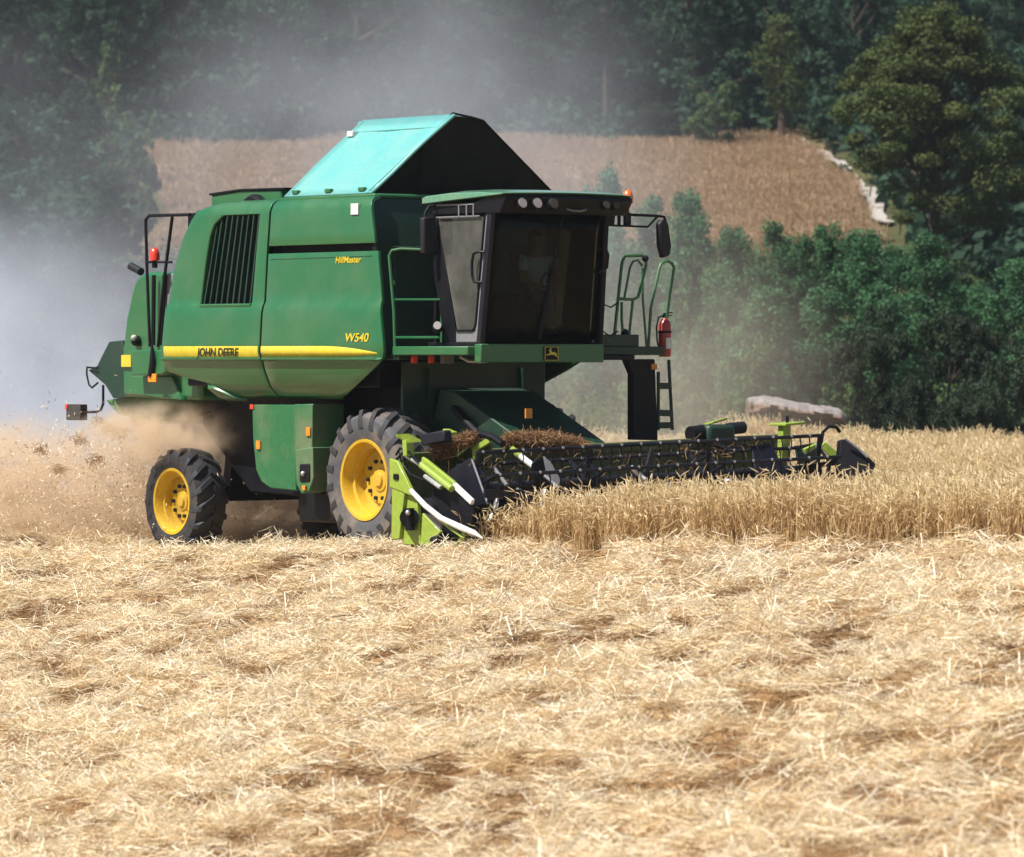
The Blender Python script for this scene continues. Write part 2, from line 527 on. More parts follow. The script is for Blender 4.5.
path = draped('dirt_path', rows, 0.16)
m, nt, b, o = new_mat('chalky_dirt')
n1 = noise(nt, 2.2, 5, 0.7)
nt.links.new(ramp(nt, n1, [(0.3, (0.24, 0.20, 0.17)), (0.6, (0.42, 0.385, 0.36))]), b.inputs['Base Color'])
b.inputs['Roughness'].default_value = 0.95
path.data.materials.append(m)
tag(path, 'pale chalky dirt path running up beside the brown field', kind='structure')

# ------------------------------------------------------------------ the combine harvester
# local axes: x forward, y to the machine's left (away from the camera), z up
machine = empty('combine_harvester', (OX, OY, 0), rz=-HEAD)
tag(machine, 'green combine harvester with yellow wheels and stripe cutting the wheat', 'combine harvester')

PROFILE = [(1.80, -1.22), (1.84, -1.34), (1.95, -1.45), (2.15, -1.54), (2.28, -1.58), (2.305, -1.632), (2.33, -1.60), (2.41, -1.62), (2.9, -1.595), (2.99, -1.575), (3.05, -1.545), (3.7, -1.51), (4.2, -1.475), (4.29, -1.44), (4.34, -1.38), (4.37, -1.28)]
def skin(w):
    return float(np.interp(w, [p[0] for p in PROFILE], [p[1] for p in PROFILE]))

def levels(lo, hi, extra=()):
    s = sorted(set([lo, hi] + [w for w, _ in PROFILE if lo < w < hi] + [w for w in extra if lo < w < hi]))
    out = []
    for a, b in zip(s, s[1:]):
        n = max(1, int((b - a) / 0.12))
        out += [a + (b - a) * i / n for i in range(n)]
    return out + [s[-1]]

def shell(name, ws, left, right, mat, parent=machine, out=0.0, hole=None, bevel=0.014, solid=0.045, side=-1):
    """body panel between two edge curves (w -> u), following the body profile; hole = (wlo, whi, left, right)"""
    mb = MB()
    def row(w, cols):
        return [(u, side * (-skin(w) + out), w) for u in cols]
    def cols(a, b, n=9):
        return [a + (b - a) * i / n for i in range(n + 1)]
    if hole is None:
        mb.grid([row(w, cols(left(w), right(w))) for w in ws])
    else:
        lo, hi, hl, hr = hole
        mb.grid([row(w, cols(left(w), hl(min(max(w, lo), hi)), 4)) for w in ws])
        mb.grid([row(w, cols(hr(min(max(w, lo), hi)), right(w), 3)) for w in ws])
        for part in ([w for w in ws if w <= lo + 1e-6], [w for w in ws if w >= hi - 1e-6]):
            mb.grid([row(w, cols(hl(min(max(w, lo), hi)), hr(min(max(w, lo), hi)), 7)) for w in part])
    o = mb.build(name, mat, parent, solid=0)
    # panel normals face outward; thickness goes inward
    me = o.data
    if len(me.polygons):
        if sum(p.normal.y * p.area for p in me.polygons) * side < 0:
            me.flip_normals()
    s = o.modifiers.new('solid', 'SOLIDIFY'); s.thickness = solid; s.offset = -1
    b = o.modifiers.new('bevel', 'BEVEL'); b.width = bevel; b.segments = 2; b.limit_method = 'ANGLE'; b.angle_limit = R(45)
    return o

def curve(*pts):
    ps = sorted(pts)
    return lambda w: float(np.interp(w, [p[0] for p in ps], [p[1] for p in ps]))

rear_left = curve((4.37, -3.10), (4.345, -3.35), (4.31, -3.60), (4.24, -3.82), (4.12, -3.96), (3.9, -4.12), (3.5, -4.30), (3.0, -4.41), (2.4, -4.46), (2.10, -4.48), (2.07, -4.1), (2.0, -3.6), (1.9, -3.25), (1.80, -3.0))
gl = curve((3.02, -3.60), (3.12, -3.60), (3.5, -3.55), (3.9, -3.47), (4.05, -3.40), (4.14, -3.30), (4.18, -3.18))
gr = curve((3.02, -2.42), (4.18, -2.34))
ws_all = levels(1.80, 4.37, (2.07, 2.0, 3.02, 3.12, 3.9, 4.05, 4.14, 4.18, 4.24, 4.31, 4.345))
front_right = curve((3.66, 0.33), (3.05, 0.46), (2.41, 0.60), (2.30, 0.53), (2.2, 0.32), (2.08, 0.04), (1.95, -0.28), (1.86, -0.56), (1.80, -0.85))
upper_right = curve((3.76, 0.26), (4.30, 0.10), (4.37, 0.06))
for s in (-1, 1):
    hole = (3.02, 4.18, gl, gr)
    p = shell('rear_side_panel', ws_all, rear_left, curve((1.8, -2.165), (4.4, -2.125)), M['green'], hole=hole, side=s)
    shell('front_side_panel', levels(1.80, 3.66, (1.86, 2.08, 2.2)), curve((1.8, -2.12), (4.4, -2.08)), front_right, M['green'], side=s)
    shell('tank_side_panel', levels(3.76, 4.37, (4.30,)), curve((1.8, -2.12), (4.4, -2.08)), upper_right, M['green'], side=s)
    # yellow stripe in two lengths, standing just proud of the panels
    lo, hi = 2.335, 2.475
    shell('stripe', levels(lo, hi), curve((lo, -4.40), (hi, -4.40)), curve((lo, -2.18), (hi, -2.18)), M['stripe'], out=0.006, bevel=0.001, solid=0.004, side=s)
    mb = MB()
    us = np.linspace(-2.11, 0.46, 16)
    def tip(u):
        return max(0.0, (u + 0.7) / 1.16) ** 1.8
    mb.grid([[(u, s * (-skin(hi - 0.002 - tip(u) * 0.085 - (hi - 0.002 - tip(u) * 0.085 - lo) * f) + 0.006), hi - tip(u) * 0.085 - (hi - tip(u) * 0.085 - lo - 0.03 * tip(u)) * f) for u in us] for f in (0, 0.5, 1)])
    mb.build('stripe', M['stripe'], machine, solid=0.003)
# grille: dark recess, slats one by one
recess = MB().box((-3.66, -1.34, 2.96), (-2.30, -1.30, 4.22)).build('grille_recess', M['black'], machine)
for i in range(9):
    f = i / 8.0
    ub, ut = -3.55 + f * 1.08, -3.36 + f * 0.98
    wt = 4.18 if i > 0 else 4.06
    mb = MB().bar((ub, skin(3.02) + 0.045, 3.02), (ut, skin(4.18) + 0.045, wt), 0.026, 0.06, up=(0, 1, 0))
    mb.build('slat', M['green_dark'], machine)
mb = MB()
mb.tube([(gl(w) - 0.005, skin(w) - 0.004, w) for w in np.linspace(3.03, 4.17, 14)], 0.018, 6)
mb.tube([(u, skin(3.02) - 0.006, 3.005) for u in np.linspace(-3.6, -2.42, 6)], 0.022, 6)
mb.build('grille_trim', M['green'], machine)

# inner body, decks and bulkheads
mb = MB().box((-4.35, -1.28, 1.95), (0.02, 1.28, 4.24))
mb.build('inner_body', M['black'], machine, bevel=0.02)
MB().prism([(-4.0, -1.37, 4.235), (-2.13, -1.37, 4.31), (-2.13, 1.37, 4.31), (-4.0, 1.37, 4.235)], (0, 0, 0.03)).build('engine_deck', M['green'], machine, bevel=0.01)
# tank front bulkhead: upper sloping face and lower face with a rib
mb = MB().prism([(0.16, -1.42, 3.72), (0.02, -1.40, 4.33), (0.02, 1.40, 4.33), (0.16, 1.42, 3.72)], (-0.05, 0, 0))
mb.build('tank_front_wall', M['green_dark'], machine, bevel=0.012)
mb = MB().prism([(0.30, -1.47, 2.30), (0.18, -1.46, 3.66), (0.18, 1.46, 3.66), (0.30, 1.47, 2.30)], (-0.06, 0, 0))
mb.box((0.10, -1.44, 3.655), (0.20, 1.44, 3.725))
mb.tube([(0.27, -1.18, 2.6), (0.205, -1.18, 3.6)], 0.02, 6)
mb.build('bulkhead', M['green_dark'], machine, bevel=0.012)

# grain tank covers: a tent of two flaps, gables painted dark as shade
flapR = [(-1.99,-1.34,4.40), (-0.06,-1.34,4.35), (0.11,-0.16,5.43), (-1.91,-0.16,5.43)]
a, b_, c_, d_ = [Vector(p) for p in flapR]
a.z = b_.z = 4.40; c_.z = d_.z = 5.41
rows = []
for i in range(9):
    f = i / 8
    p, q = a.lerp(d_, f), b_.lerp(c_, f)
    rows.append([tuple(p.lerp(q, t) + Vector((0, -0.6, 0.8)) * (0.012 * math.sin(3.1 * t * 2 + f * 2) * math.sin(math.pi * f) + 0.007 * math.sin(17 * t + 5 * f) * math.sin(math.pi * f))) for t in np.linspace(0, 1, 13)])
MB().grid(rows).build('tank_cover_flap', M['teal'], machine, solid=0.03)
def on_flap(f, t, lift=0.012):
    return a.lerp(d_, f).lerp(b_.lerp(c_, f), t) + Vector((0, -0.6, 0.8)) * lift
mb = MB().tube([on_flap(0.83, t, 0.004) for t in np.linspace(0.02, 0.98, 8)], 0.010, 6).tube([on_flap(f, 0.965, 0.004) for f in np.linspace(0.02, 0.98, 8)], 0.012, 6).tube([on_flap(f, 0.03, 0.004) for f in np.linspace(0.02, 0.98, 8)], 0.010, 6)
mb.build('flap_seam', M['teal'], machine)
for t in (0.12, 0.5, 0.88):
    p = on_flap(0.03, t)
    MB().box((p.x - 0.06, p.y - 0.03, p.z - 0.02), (p.x + 0.06, p.y + 0.03, p.z + 0.03)).build('hinge', M['green'], machine, bevel=0.008)
mirror = lambda p, k=1.0: (p[0], -p[1], p[2])
flapL = [[(p[0] - 0.15, 0.28 + (-p[1] - 0.16) * 1.16, p[2] - 0.07) for p in r] for r in rows]
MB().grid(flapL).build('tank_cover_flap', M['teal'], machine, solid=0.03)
gx0, gx1 = b_.x - 0.10, c_.x - 0.10
gable = [(gx0, -1.30, 4.36), (gx0, 1.70, 4.36), (gx1 - 0.08, 0.50, 5.26), (gx1 - 0.02, 0.36, 5.33), (gx1, 0.20, 5.36), (gx1, -0.16, 5.40)]
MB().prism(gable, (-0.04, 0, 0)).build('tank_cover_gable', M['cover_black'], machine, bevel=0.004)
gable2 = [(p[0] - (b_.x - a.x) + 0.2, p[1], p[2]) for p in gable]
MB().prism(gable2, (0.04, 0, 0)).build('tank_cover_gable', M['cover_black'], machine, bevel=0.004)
mb = MB()
mb.tube([(gx0 + 0.02, -0.55, 4.38), (gx0 + 0.02 + (gx1 - gx0) * 0.66, -0.55, 5.01)], 0.012, 6)
mb.tube([(gx0 + 0.02, -1.33, 4.38), (gx1 + 0.03, -0.13, 5.42), (gx1 + 0.01, 0.20, 5.37), (gx1 - 0.01, 0.36, 5.34), (gx1 - 0.07, 0.50, 5.265), (gx0 + 0.01, 1.70, 4.365)], 0.02, 6)
mb.build('cover_frame', M['cover_black'], machine)
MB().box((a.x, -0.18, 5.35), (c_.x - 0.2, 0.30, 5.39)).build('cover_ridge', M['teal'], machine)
MB().box((-2.08, -1.36, 4.33), (0.04, 1.36, 4.385)).build('tank_rim', M['green'], machine, bevel=0.02)
q = Vector(a.lerp(d_, 0.80).lerp(b_.lerp(c_, 0.80), 0.03))
MB().box((q.x + 0.03, q.y - 0.07, q.z - 0.03), (q.x + 0.16, q.y + 0.03, q.z + 0.045)).build('cover_latch', M['white'], machine, bevel=0.008)
MB().box((-0.28, -1.497, 4.12), (-0.12, -1.465, 4.26)).build('warning_sticker', M['white'], machine, bevel=0.003)

# engine intake behind the covers
mb = MB().prism([(-4.13,-1.05,4.32), (-4.13,-1.05,4.48), (-3.44,-1.05,4.53), (-2.49,-1.05,4.51), (-2.49,-1.05,4.33)], (0, 1.2, 0))
mb.build('engine_cover', M['green'], machine, bevel=0.03)
MB().lathe([(0.0, -0.06), (0.28, -0.06), (0.32, 0.0), (0.32, 0.1), (0.0, 0.1)], 28, (-3.05, -1.10, 4.14)).build('intake_screen', M['black'], machine)
MB().prism([(-4.15,-1.07,4.50), (-3.41,-1.07,4.54), (-2.39,-1.07,4.53), (-2.39,-1.07,4.50), (-3.41,-1.07,4.51), (-4.15,-1.07,4.47)], (0, 1.24, 0)).build('engine_cover_lip', M['black'], machine, bevel=0.008)

# rear hood, tool box, tail board
hood = [(-6.12,-1.18,1.79), (-6.14,-1.18,2.36), (-6.04,-1.18,2.85), (-5.87,-1.18,3.27), (-5.77,-1.18,3.40), (-5.62,-1.18,3.46), (-5.42,-1.18,3.48), (-4.78,-1.18,3.47), (-4.20,-1.18,2.69), (-4.20,-1.18,1.76), (-5.18,-1.18,1.77)]
MB().prism(hood, (0, 2.36, 0)).build('rear_hood', M['green'], machine, bevel=0.06)
MB().box((-4.98, -1.225, 2.55), (-4.42, -1.17, 3.45)).build('radiator_screen', M['grey'], machine, bevel=0.02)
mb = MB().prism([(-5.51,-1.42,2.09), (-5.52,-1.42,2.43), (-4.67,-1.42,2.43), (-4.67,-1.42,2.13), (-4.80,-1.42,2.09)], (0, 0.30, 0))
mb.build('tool_box', M['green'], machine, bevel=0.02)
MB().prism([(-5.80,-1.24,1.83), (-5.80,-1.24,2.08), (-4.79,-1.24,2.08), (-4.57,-1.24,1.76)], (0, 0.10, 0)).build('lower_side_panel', M['green'], machine, bevel=0.015)
MB().prism([(-6.08,-1.22,2.20), (-6.08,-1.22,2.36), (-5.84,-1.22,2.36), (-5.84,-1.22,2.20)], (0, 0.045, 0)).build('stripe', M['stripe'], machine)
MB().prism([(-5.04,-1.46,2.00), (-5.04,-1.46,2.11), (-4.84,-1.46,2.11), (-4.84,-1.46,2.00)], (0, 0.03, 0)).build('reflector', M['orange'], machine, bevel=0.004)
MB().tube([(-4.99,-1.44,2.08), (-4.94,-1.44,2.29), (-4.97,-1.44,2.49)], [0.05, 0.05, 0.015], 8).build('rubber_strap', M['black'], machine)
tail = [(-6.58,-1.10,2.54), (-6.25,-1.10,2.56), (-6.10,-1.10,2.13), (-6.02,-1.10,1.78), (-6.48,-1.10,1.77), (-6.68,-1.10,1.95), (-7.12,-1.10,2.15), (-6.89,-1.10,2.21)]
MB().prism(tail, (0, 0.06, 0)).build('tail_board', M['green_dark'], machine, bevel=0.01)
tail2 = [(p[0] - 0.02, p[1], p[2]) for p in [(-6.93,-1.06,2.19), (-6.11,-1.06,2.14), (-6.11,-1.06,2.09), (-6.87,-1.06,2.08)]]
MB().prism(tail2, (0, 2.1, 0)).build('tail_shelf', M['green'], machine, bevel=0.008)
MB().prism([(p[0], 1.1, p[2]) for p in tail], (0, 0.06, 0)).build('tail_board', M['green_dark'], machine, bevel=0.01)
sp = [(-6.87,-1.00,2.21), (-6.66,-1.00,2.52), (-6.41,-1.00,2.52), (-6.41,-1.00,2.21)]
MB().prism(sp, (0, 2.0, 0)).build('tail_hopper', M['green_dark'], machine, bevel=0.012)
chute = [(-6.92,-0.95,1.74), (-6.26,-0.95,1.80), (-5.28,-0.95,1.77), (-5.53,-0.95,1.43), (-6.59,-0.95,1.55)]
MB().prism(chute, (0, 1.9, 0)).build('straw_chopper', M['green_dusty'], machine, bevel=0.02)
MB().tube([(-6.82,-1.14,2.18), (-7.08,-1.14,2.19), (-7.09,-1.14,2.10), (-7.03,-1.14,1.95), (-6.95,-1.14,1.91), (-6.80,-1.14,1.98)], 0.014, 6).build('wire_loop', M['black'], machine)
MB().tube([(-6.73,-1.10,1.95), (-6.73,-1.10,1.69), (-6.79,-1.10,1.61), (-6.89,-1.10,1.58), (-7.38,-1.10,1.57)], 0.018, 6).build('lamp_arm', M['black'], machine)
MB().prism([(-7.63,-1.14,1.46), (-7.63,-1.14,1.68), (-7.26,-1.14,1.68), (-7.26,-1.14,1.46)], (0, 0.12, 0)).build('tail_lamp', M['seat'], machine, bevel=0.01)
MB().prism([(-7.63,-1.16,1.61), (-7.63,-1.16,1.68), (-7.57,-1.16,1.68), (-7.57,-1.16,1.61)], (0, 0.10, 0)).build('lamp_lens', M['redlamp'], machine, bevel=0.006)
MB().tube([(-6.08,-0.90,3.49), (-6.24,-0.90,3.54), (-6.34,-0.90,3.57)], 0.055, 10).build('exhaust_pipe', M['blackmetal'], machine)
MB().ball((-5.70,-1.22,2.55), 0.075, 14).build('work_lamp', M['black'], machine)
MB().ball((-5.68,-1.27,2.59), 0.045, 12).build('lamp_lens', M['lamp'], machine)

# rear ladder rail with beacon
rail = MB()
rail.tube([(-5.05,-1.42,2.47), (-5.12,-1.42,3.50), (-5.15,-1.42,4.16), (-5.07,-1.42,4.22), (-4.07,-1.42,4.21)], 0.022, 8)
rail.tube([(-4.85,-1.42,2.47), (-4.73,-1.42,3.22), (-4.50,-1.42,4.19)], 0.022, 8)
rail.tube([(-5.12,-1.42,3.60), (-4.51,-1.42,3.59)], 0.016, 6)
rail.build('rear_handrail', M['black'], machine)
MB().tube([(-5.22,-1.26,2.49), (-5.20,-1.26,3.43)], 0.03, 6).build('hose', M['black'], machine)
MB().tube([(-5.03,-1.26,2.49), (-4.93,-1.26,3.43)], 0.03, 6).build('hose', M['black'], machine)
def beacon(pos, base_h, r, mat):
    b0 = MB().tube([pos, (pos[0], pos[1], pos[2] + base_h)], r * 0.55, 10).build('beacon_base', M['black'], machine)
    x, y, z = pos; z += base_h
    mb = MB().tube([(x, y, z), (x, y, z + r * 1.3), (x, y, z + r * 2.1), (x, y, z + r * 2.5)], [r, r, r * 0.75, r * 0.2], 16)
    return mb.build('beacon', mat, machine)
beacon((-4.93,-1.42,3.52), 0.10, 0.07, M['redlamp'])

# lettering
def lettering(text, size, loc, mat, shear=0.0, parent=machine, name='side_lettering', rot=(R(90), 0, 0), width=None):
    cu = bpy.data.curves.new(name, 'FONT')
    cu.body = text; cu.size = size; cu.shear = shear; cu.extrude = 0.003; cu.offset = size * 0.012
    t = bpy.data.objects.new(name, cu); COL.objects.link(t)
    dg = bpy.context.evaluated_depsgraph_get()
    me = bpy.data.meshes.new_from_object(t.evaluated_get(dg))
    bpy.data.objects.remove(t)
    o = bpy.data.objects.new(name, me); COL.objects.link(o)
    me.materials.clear(); me.materials.append(mat)
    o.parent = parent; o.location = loc; o.rotation_euler = rot
    if width:
        w0 = max(v.co.x for v in me.vertices) - min(v.co.x for v in me.vertices)
        for v in me.vertices:
            v.co.x *= width / w0
    return o
lettering('JOHN DEERE', 0.155, (-3.58, skin(2.40) - 0.012, 2.345), M['lettering'], 0.15, width=0.98)
lettering('W540', 0.15, (-0.24, skin(2.56) - 0.006, 2.53), M['stripe'], 0.2, width=0.50)
lettering('HillMaster', 0.11, (-0.58, skin(3.56) - 0.006, 3.52), M['stripe'], 0.2, width=0.56)

# pale trim lines on the panels
MB().tube([(u, skin(2.318) - 0.004, 2.318) for u in np.linspace(-4.40, -2.19, 8)], 0.012, 6).build('trim_strip', M['green'], machine)
MB().tube([(u, skin(2.318) - 0.004, 2.318) for u in np.linspace(-2.09, 0.42, 8)], 0.012, 6).build('trim_strip', M['green'], machine)
MB().tube([(u, skin(3.60) - 0.002, 3.60 + 0.004 * u) for u in np.linspace(-2.05, 0.2, 8)], 0.007, 6).build('trim_strip', M['green'], machine)

# lower side box, frames and axles
plate = [(-2.79,-1.30,1.72), (-2.77,-1.30,1.26), (-2.70,-1.30,0.87), (-2.58,-1.30,0.72), (-2.37,-1.30,0.64), (-1.78,-1.30,0.62), (-1.78,-1.30,1.73)]
MB().prism(plate, (0, 0.5, 0)).build('shield_plate', M['green_dusty'], machine, bevel=0.015)
plate2 = [(-1.77,-1.34,1.12), (-1.77,-1.34,1.73), (-1.36,-1.34,1.74), (-1.36,-1.34,1.13)]
MB().prism(plate2, (0, 0.5, 0)).build('shield_plate', M['green_dusty'], machine, bevel=0.012)
box = [(-1.60,-1.42,0.71), (-1.63,-1.42,1.15), (-1.24,-1.42,1.19), (-1.22,-1.42,0.80), (-1.31,-1.42,0.63), (-1.49,-1.42,0.59)]
MB().prism(box, (0, 0.4, 0)).build('coupling_box', M['green_dusty'], machine, bevel=0.012)
MB().prism([(-1.51,-1.44,0.74), (-1.51,-1.44,0.97), (-1.28,-1.44,0.98), (-1.28,-1.44,0.75)], (0, 0.05, 0)).build('coupling', M['black'], machine, bevel=0.02)
MB().ball((-1.39,-1.46,0.85), 0.035, 10).build('coupling_cap', M['steel'], machine)
for p in (((-2.67,-1.31,1.25), (-2.58,-1.31,1.14)), ((-1.47,-1.35,1.44), (-1.38,-1.35,1.33)), ((-1.43,-1.44,0.70), (-1.36,-1.44,0.64))):
    (x0, y0, z0), (x1, y1, z1) = p
    MB().box((x0, y0 - 0.012, z1), (x1, y0 + 0.01, z0)).build('reflector', M['orange'], machine, bevel=0.003)
MB().box((-2.82, -1.315, 1.66), (-2.74, -1.28, 1.72)).build('reflector', M['redlamp'], machine)
mb = MB().prism([(-4.2, -0.5, 1.1), (-4.2, -0.5, 1.95), (0.6, -0.5, 1.95), (0.6, -0.5, 0.75), (-1.4, -0.5, 0.45), (-3.2, -0.5, 0.55)], (0, 1.0, 0))
mb.build('chassis', M['black'], machine, bevel=0.02)
MB().prism([(-4.85, -0.72, 1.42), (-4.85, -0.72, 1.96), (-1.6, -0.72, 1.96), (-1.6, -0.72, 0.50), (-3.7, -0.72, 0.55)], (0, 1.44, 0)).build('housing_shade_fill', M['black'], machine, bevel=0.02)  # housing widened in black to fill the shadow zone under the body
MB().box((-1.95, -1.15, 0.22), (-0.62, -0.2, 0.62)).build('fuel_tank', M['black'], machine, bevel=0.04)
mb = MB().bar((0.05, -1.0, 0.82), (0.05, 1.0, 0.82), 0.34, 0.34)
mb.build('front_axle', M['black'], machine, bevel=0.02)
mb = MB().bar((-4.45, -1.15, 0.52), (-4.45, 1.15, 0.52), 0.2, 0.22).bar((-4.45, -0.5, 0.6), (-4.3, -0.5, 1.5), 0.2, 0.2).bar((-4.45, 0.5, 0.6), (-4.3, 0.5, 1.5), 0.2, 0.2)
mb.build('rear_axle', M['black'], machine, bevel=0.02)
MB().tube([(-5.32,-0.80,1.48), (-4.90,-0.80,1.53), (-4.42,-0.80,1.63), (-4.06,-0.80,1.71)], 0.012, 6).build('linkage_rod', M['black'], machine)
# body front below the platform, feeder house
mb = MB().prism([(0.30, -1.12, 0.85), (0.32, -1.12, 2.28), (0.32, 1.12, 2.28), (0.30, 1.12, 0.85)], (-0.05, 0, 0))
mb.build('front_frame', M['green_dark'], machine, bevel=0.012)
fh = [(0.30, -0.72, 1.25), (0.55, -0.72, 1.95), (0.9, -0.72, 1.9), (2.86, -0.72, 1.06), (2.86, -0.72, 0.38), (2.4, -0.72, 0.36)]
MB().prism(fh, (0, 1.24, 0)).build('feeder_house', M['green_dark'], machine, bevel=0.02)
mb = MB()
for k in (0.35, 0.7):
    mb.box((0.34, -1.1, 0.9 + k), (0.37, 1.1, 0.94 + k))
mb.box((0.34, -0.76, 0.9), (0.40, -0.70, 2.2)); mb.box((0.34, 0.70, 0.9), (0.40, 0.76, 2.2))
mb.build('frame_rib', M['green_dark'], machine)
MB().tube([(0.9, -0.76, 1.7), (1.6, -0.80, 1.3), (2.4, -0.80, 0.7)], 0.05, 10).build('lift_cylinder', M['black'], machine)
MB().tube([(0.9, 0.76, 1.7), (1.6, 0.80, 1.3), (2.4, 0.80, 0.7)], 0.05, 10).build('lift_cylinder', M['black'], machine)
MB().box((2.30,-0.71,1.59), tuple(np.add((2.30,-0.71,1.59), (0.02, 0.10, 0.12)))).build('warning_sticker', M['orange'], machine)

# wheels: tyre, rim, hub, nuts and every lug
def wheel(loc, rad, width, rim_r, dish, nlug, toe, worn, outer):
    root = empty('wheel', loc, machine, rz=toe + (0 if outer < 0 else math.pi))
    hw = width / 2
    sd = rad - rim_r
    prof = [(rim_r, -hw * 0.86), (rim_r + sd * 0.18, -hw * 0.97), (rim_r + sd * 0.5, -hw * 1.0), (rim_r + sd * 0.72, -hw * 0.97), (rad - 0.075, -hw * 0.84), (rad - 0.05, -hw * 0.5), (rad - 0.045, 0),
            (rad - 0.05, hw * 0.5), (rad - 0.075, hw * 0.84), (rim_r + sd * 0.5, hw), (rim_r, hw * 0.86), (rim_r - 0.02, 0), (rim_r, -hw * 0.86)]
    mb = MB().lathe(prof, 56); mb.build('tyre', worn, root)
    lip = -hw * 0.90
    rp = [(rim_r - 0.005, lip + 0.05), (rim_r + 0.025, lip + 0.01), (rim_r + 0.02, lip - 0.015), (rim_r - 0.015, lip - 0.01), (rim_r - 0.035, lip + 0.03), (rim_r - 0.05, lip + dish * 0.45), (rim_r - 0.09, lip + dish * 0.5), (rim_r - 0.10, lip + dish * 0.95),
          (rim_r * 0.62, lip + dish), (rim_r * 0.60, lip + dish - 0.03), (rim_r * 0.40, lip + dish - 0.03), (0.0, lip + dish - 0.03)]
    MB().lathe(rp, 56).build('rim', M['yellow'], root)
    hubp = [(rim_r * 0.30, lip + dish - 0.03), (rim_r * 0.29, lip + dish - 0.045), (rim_r * 0.18, lip + dish - 0.05), (rim_r * 0.16, lip + dish - 0.075), (0.0, lip + dish - 0.08)]
    MB().lathe(hubp, 28).build('hub', M['yellow'], root)
    mb = MB()
    for k in range(10):
        an = 2 * math.pi * k / 10
        x, z = math.cos(an) * rim_r * 0.49, math.sin(an) * rim_r * 0.49
        mb.tube([(x, lip + dish - 0.03, z), (x, lip + dish - 0.065, z)], 0.026, 6)
    tag(mb.build('wheel_nuts', M['blackmetal'], root), kind='stuff')
    protos = []
    lw = 0.135 if rad > 0.8 else 0.115
    for s in (-1, 1):
        kd = sd / 0.41
        st = [(0.02, 0.0, rad - 0.048), (0.45, 0.11, rad - 0.052), (0.80, 0.21, rad - 0.078), (0.97, 0.255, rad - 0.05 - 0.10 * kd), (1.0, 0.275, rad - 0.05 - 0.17 * kd)]
        hts = [0.050, 0.052, 0.062, 0.045, 0.010]
        vs = []
        for (fy, th, r), ht in zip(st, hts):
            for dt, rr in ((-1, r - 0.03), (-0.62, r + ht), (0.62, r + ht), (1, r - 0.03)):
                an = th + dt * lw / 2 / rad
                vs.append((rr * math.sin(an), s * fy * hw * 1.02, rr * math.cos(an)))
        fs = [(0, 1, 2, 3), (19, 18, 17, 16)]
        for i in range(4):
            for j in range(4):
                fs.append((i * 4 + j, i * 4 + (j + 1) % 4, i * 4 + 4 + (j + 1) % 4, i * 4 + 4 + j))
        protos.append(MB().add(vs, fs).mesh('lug', M['rubber']))
    for k in range(nlug):
        for s in (0, 1):
            o = bpy.data.objects.new('lug', protos[s]); COL.objects.link(o); o.parent = root
            o.rotation_euler = (0, 2 * math.pi * (k + 0.5 * s) / nlug, 0)
    return root
FR, RR = 0.90, 0.705
wheel((0.05, -1.22, 0.80), FR, 0.66, 0.49, 0.27, 19, 0, M['rubber_worn'], -1)
wheel((0.05, 1.22, 0.80), FR, 0.66, 0.49, 0.27, 19, 0, M['rubber_worn'], 1)
wheel((-4.47, -1.22, 0.42), RR, 0.50, 0.42, 0.20, 17, 0, M['rubber'], -1)
wheel((-4.47, 1.22, 0.42), RR, 0.50, 0.42, 0.20, 17, 0, M['rubber'], 1)

# ------------------------------------------------------------------ cab
CR, CL = -1.03, 0.82                         # right and left faces of the cab
MB().box((0.75, CR - 0.02, 2.42), (1.74, CL + 0.02, 2.52)).build('cab_floor', M['black'], machine, bevel=0.01)
base = [(1.76, CR - 0.05, 2.27), (1.76, CR - 0.05, 2.50), (1.90, CR - 0.05, 2.50), (1.90, CR - 0.05, 2.27)]
MB().prism(base, (0, CL - CR + 0.06, 0)).build('cab_sill', M['green'], machine, bevel=0.012)
# front glass, bowed forward, leaning out at the top
def front_u(v, w):
    t = (v - (CR + CL) / 2) / ((CL - CR) / 2)
    return 1.79 + (w - 2.5) * 0.155 + 0.11 * (1 - t * t)
rows = []
for w in np.linspace(2.505, 4.12, 8):
    r_ = CL - 0.02 - 0.075 * (w - 2.5) / 1.6
    rows.append([(front_u(v, w), v, w) for v in np.linspace(CR + 0.02, r_, 13)])
MB().grid(rows).build('windscreen', M['glass'], machine, solid=0.010)
def pillar(name, p, q, wx, wy, mat):
    return MB().bar(p, q, wx, wy, up=(0, 1, 0)).build(name, mat, machine, bevel=0.012)
pillar('cab_pillar', (1.82, CR, 2.50), (2.05, CR, 4.12), 0.09, 0.07, M['blackmetal'])
pillar('cab_pillar', (1.82, CL - 0.01, 2.50), (2.05, CL - 0.085, 4.12), 0.09, 0.07, M['black'])
rear_post = [(1.10, CR - 0.005, 2.46), (1.33, CR - 0.005, 2.46), (1.34, CR - 0.005, 2.56), (1.03, CR - 0.005, 3.72), (0.92, CR - 0.005, 4.16), (0.80, CR - 0.005, 4.16), (0.84, CR - 0.005, 3.4)]
MB().prism(rear_post, (0, 0.08, 0)).build('cab_pillar', M['black'], machine, bevel=0.01)
MB().prism([(p[0], CL - 0.075, p[2]) for p in rear_post], (0, 0.08, 0)).build('cab_pillar', M['black'], machine, bevel=0.01)
MB().prism([(0.78, CR + 0.05, 2.50), (0.78, CR + 0.05, 3.05), (0.78, CL - 0.05, 3.05), (0.78, CL - 0.05, 2.50)], (0.05, 0, 0)).build('cab_rear_wall', M['black'], machine)
MB().prism([(0.80, CR + 0.05, 3.05), (0.80, CR + 0.05, 4.15), (0.80, CL - 0.05, 4.15), (0.80, CL - 0.05, 3.05)], (0.008, 0, 0)).build('rear_window', M['glass'], machine)
